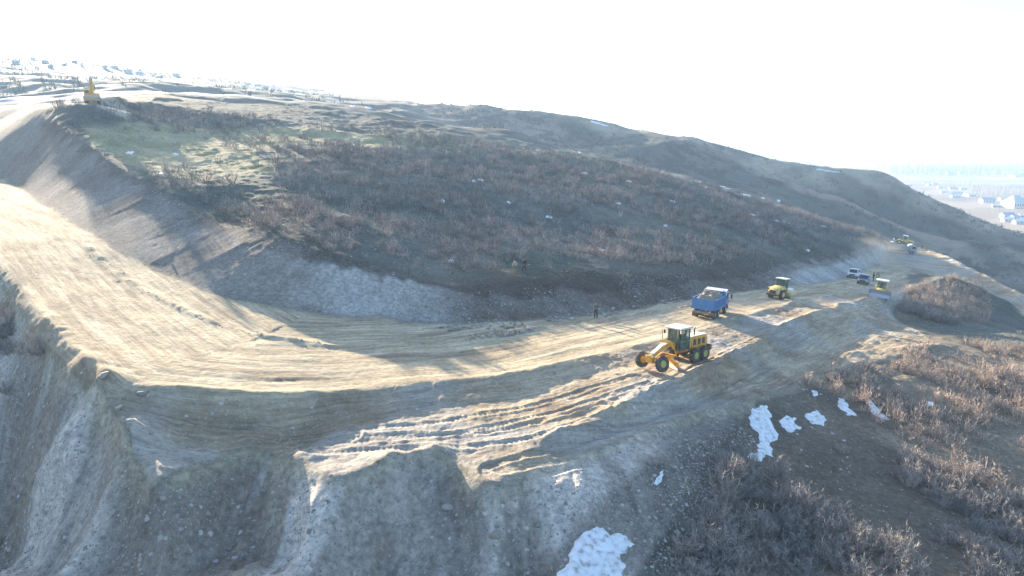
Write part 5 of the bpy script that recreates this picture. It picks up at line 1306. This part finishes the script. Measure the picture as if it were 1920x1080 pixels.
GL = [('small white roofed house in the village below the blue hall', 'white roofed houses below the blue hall', [(1893,414),(1903,411),(1912,416),(1918,409),(1916,420),(1908,420),(1889,416)], 10, 'white'),
      ('small pale house in the village just behind the dark hill edge', 'pale houses behind the hill edge', [(1737,345),(1742,348),(1752,347),(1762,353),(1770,362),(1778,366),(1784,369),(1792,371),(1790,364),(1800,363),(1806,356),(1786,355),(1812,367),(1820,369)], 13, 'white'),
      ('tiny distant house in the hazy line beyond the fields', 'tiny houses beyond the fields', [(1700,323),(1706,320),(1718,318),(1745,322),(1752,321),(1782,327),(1800,326),(1806,323),(1833,325),(1898,331),(1903,333),(1910,330),(1915,333),(1670,318),(1690,316)], 26, 'grey')]
for lb, gp, pp, L, rf in GL:
    for a, b in pp:
        house(a, b, L*r5.uniform(.8, 1.25), L*.6, 3.2 if L < 20 else 6, r5.uniform(-30, 50), rf if r5.uniform() < .75 else 'grey', 'white', lb, gp)
up = [(30,120),(62,112),(85,118),(95,128),(120,124),(140,118),(185,120),(196,127),(215,128),(240,136),(262,141),(300,146),(330,143),(352,158),(372,165),(392,164),(410,165),(425,166),(455,175),(470,170),(498,168),(520,180),(540,176),(484,196),(560,186)]
for a, b in up:
    if math.hypot(*drop(a, b)[:2]) < 480: continue
    house(a, b, r5.uniform(5, 8), 4.5, 2.2, r5.uniform(-50, 40), 'white' if r5.uniform() < .6 else 'grey', 'tan' if r5.uniform() < .4 else 'white', 'tiny hazy house scattered on the snowy upland at the upper left', 'houses on the snowy upland')
# bare poplars : each in the near rows a thing of its own, the far woods one mass
def poplar_geo(seed, n=46):
    r = np.random.default_rng(seed); V_ = []; Q_ = []
    def rib(p, q, w0, w1):
        d = q-p; s_ = np.cross(d, r.normal(size=3)); s_ /= np.linalg.norm(s_); b = len(V_); V_.extend([p-s_*w0, p+s_*w0, q+s_*w1, q-s_*w1]); Q_.append((b, b+1, b+2, b+3))
    for k_ in range(n):
        z0 = r.uniform(.08, .85); a = r.uniform(0, 6.28); ln = .20*(1-z0*.6); p = np.array([0, 0, z0]); q = p+np.array([math.cos(a)*.055, math.sin(a)*.055, ln])
        rib(p, q, .0065, .003)
    return np.array(V_), np.array(Q_), np.ones(len(V_))
PG = [poplar_geo(600+i) for i in range(4)]
pc_m = []
for i in range(4):
    me = mesh_np('crown', PG[i][0], PG[i][1], False); set_col(me, np.ones((len(PG[i][0]), 3))*1.2); me.materials.append(TW); pc_m.append(me)
t_ = MB(); t_.tube([(0, 0, -.02), (0, 0, .5), (0, 0, 1.0)], .014, .003, n=6); tmp = t_.build('trunk', TW); trunk_me = tmp.data; bpy.data.objects.remove(tmp)
a_ = trunk_me.color_attributes.new('Col', 'FLOAT_COLOR', 'POINT'); a_.data.foreach_set('color', np.ones(len(trunk_me.vertices)*4, np.float32)*1.1)
def poplar(px, py, h, label, group):
    x, y, z = drop(px, py); g = empty('poplar_tree', label, 'tree', group)
    for nm, me in (('trunk', trunk_me), ('crown', pc_m[r5.integers(4)])):
        o = bpy.data.objects.new(nm, me); col.objects.link(o); o.parent = g
    g.location = (x, y, z-.2); g.rotation_euler = (0, 0, r5.uniform(0, 6)); g.scale = (h, h, h)
for i in range(46):
    px = 1822+98*(i+r5.uniform(0, 1))/46; poplar(px, 369+r5.uniform(-5, 3), r5.uniform(11, 18), 'slim bare poplar in the grove behind the village roofs', 'poplars behind the village')
for i in range(16): poplar(1758+60*r5.uniform(), 352+r5.uniform(-3, 4), r5.uniform(10, 15), 'slim bare poplar among the small houses by the hill edge', 'poplars by the hill edge')
for i in range(10): poplar(1845+75*r5.uniform(), 398+r5.uniform(-3, 8), r5.uniform(6, 10), 'low bare tree among the roofs under the green hipped house', 'trees between the lower roofs')
it = []
for i in range(4200):
    px = r5.uniform(1600, 2050); py = 300+33*r5.uniform()**1.3+ (r5.uniform()<.3)*r5.uniform(0, 12); x, y, z = drop(px, py)
    if z > -50: continue
    if float(fbm(x, y*2.0, 420, 3, 99)) < -0.05: continue
    it.append((x, y, r5.uniform(14, 30), 1.0, (.6, .62, .62)))
bake(it, PG, 'far_woods', TW, label='hazy bare woods and tree lines across the far plain', cat='woods')
# dust hanging over the far cutting
def dust(px, py, dy, sx, sy, sz, dens, name_l, seed):
    x, y, z = drop(px, py); bm = bmesh.new(); bmesh.ops.create_icosphere(bm, subdivisions=3, radius=1.0); me = bpy.data.meshes.new('dust_cloud'); bm.to_mesh(me); bm.free()
    o = link('dust_cloud', me); o.location = (x, y+dy, z+sz*.55); o.scale = (sx, sy, sz); o.rotation_euler = (0, 0, R(35))
    m = bpy.data.materials.new('dust'); m.use_nodes = True; t = m.node_tree; t.nodes.remove(t.nodes['Principled BSDF'])
    pv = t.nodes.new('ShaderNodeVolumePrincipled'); pv.inputs['Color'].default_value = (.80, .76, .70, 1); pv.inputs['Anisotropy'].default_value = .2
    tc = t.nodes.new('ShaderNodeTexCoord'); nz = t.nodes.new('ShaderNodeTexNoise'); nz.inputs['Scale'].default_value = 1.6; nz.inputs['Detail'].default_value = 4
    t.links.new(tc.outputs['Object'], nz.inputs['Vector'])
    gr = t.nodes.new('ShaderNodeTexGradient'); gr.gradient_type = 'SPHERICAL'; t.links.new(tc.outputs['Object'], gr.inputs['Vector'])
    m1 = t.nodes.new('ShaderNodeMath'); m1.operation = 'MULTIPLY_ADD'; t.links.new(nz.outputs[0], m1.inputs[0]); m1.inputs[1].default_value = 3.0; m1.inputs[2].default_value = -1.1
    m2 = t.nodes.new('ShaderNodeMath'); m2.operation = 'MULTIPLY'; m2.use_clamp = True; t.links.new(m1.outputs[0], m2.inputs[0]); t.links.new(gr.outputs['Fac'], m2.inputs[1])
    m3 = t.nodes.new('ShaderNodeMath'); m3.operation = 'MULTIPLY'; t.links.new(m2.outputs[0], m3.inputs[0]); m3.inputs[1].default_value = dens
    t.links.new(m3.outputs[0], pv.inputs['Density']); t.links.new(pv.outputs[0], t.nodes['Material Output'].inputs['Volume']); me.materials.append(m)
    tag(o, name_l, 'dust', kind='stuff')
dust(1632, 502, 0, 7, 8, 5.5, 0.16, 'pale dust hanging over the road in front of the far cutting', 1)
scene.cycles.volume_step_rate = 4.0
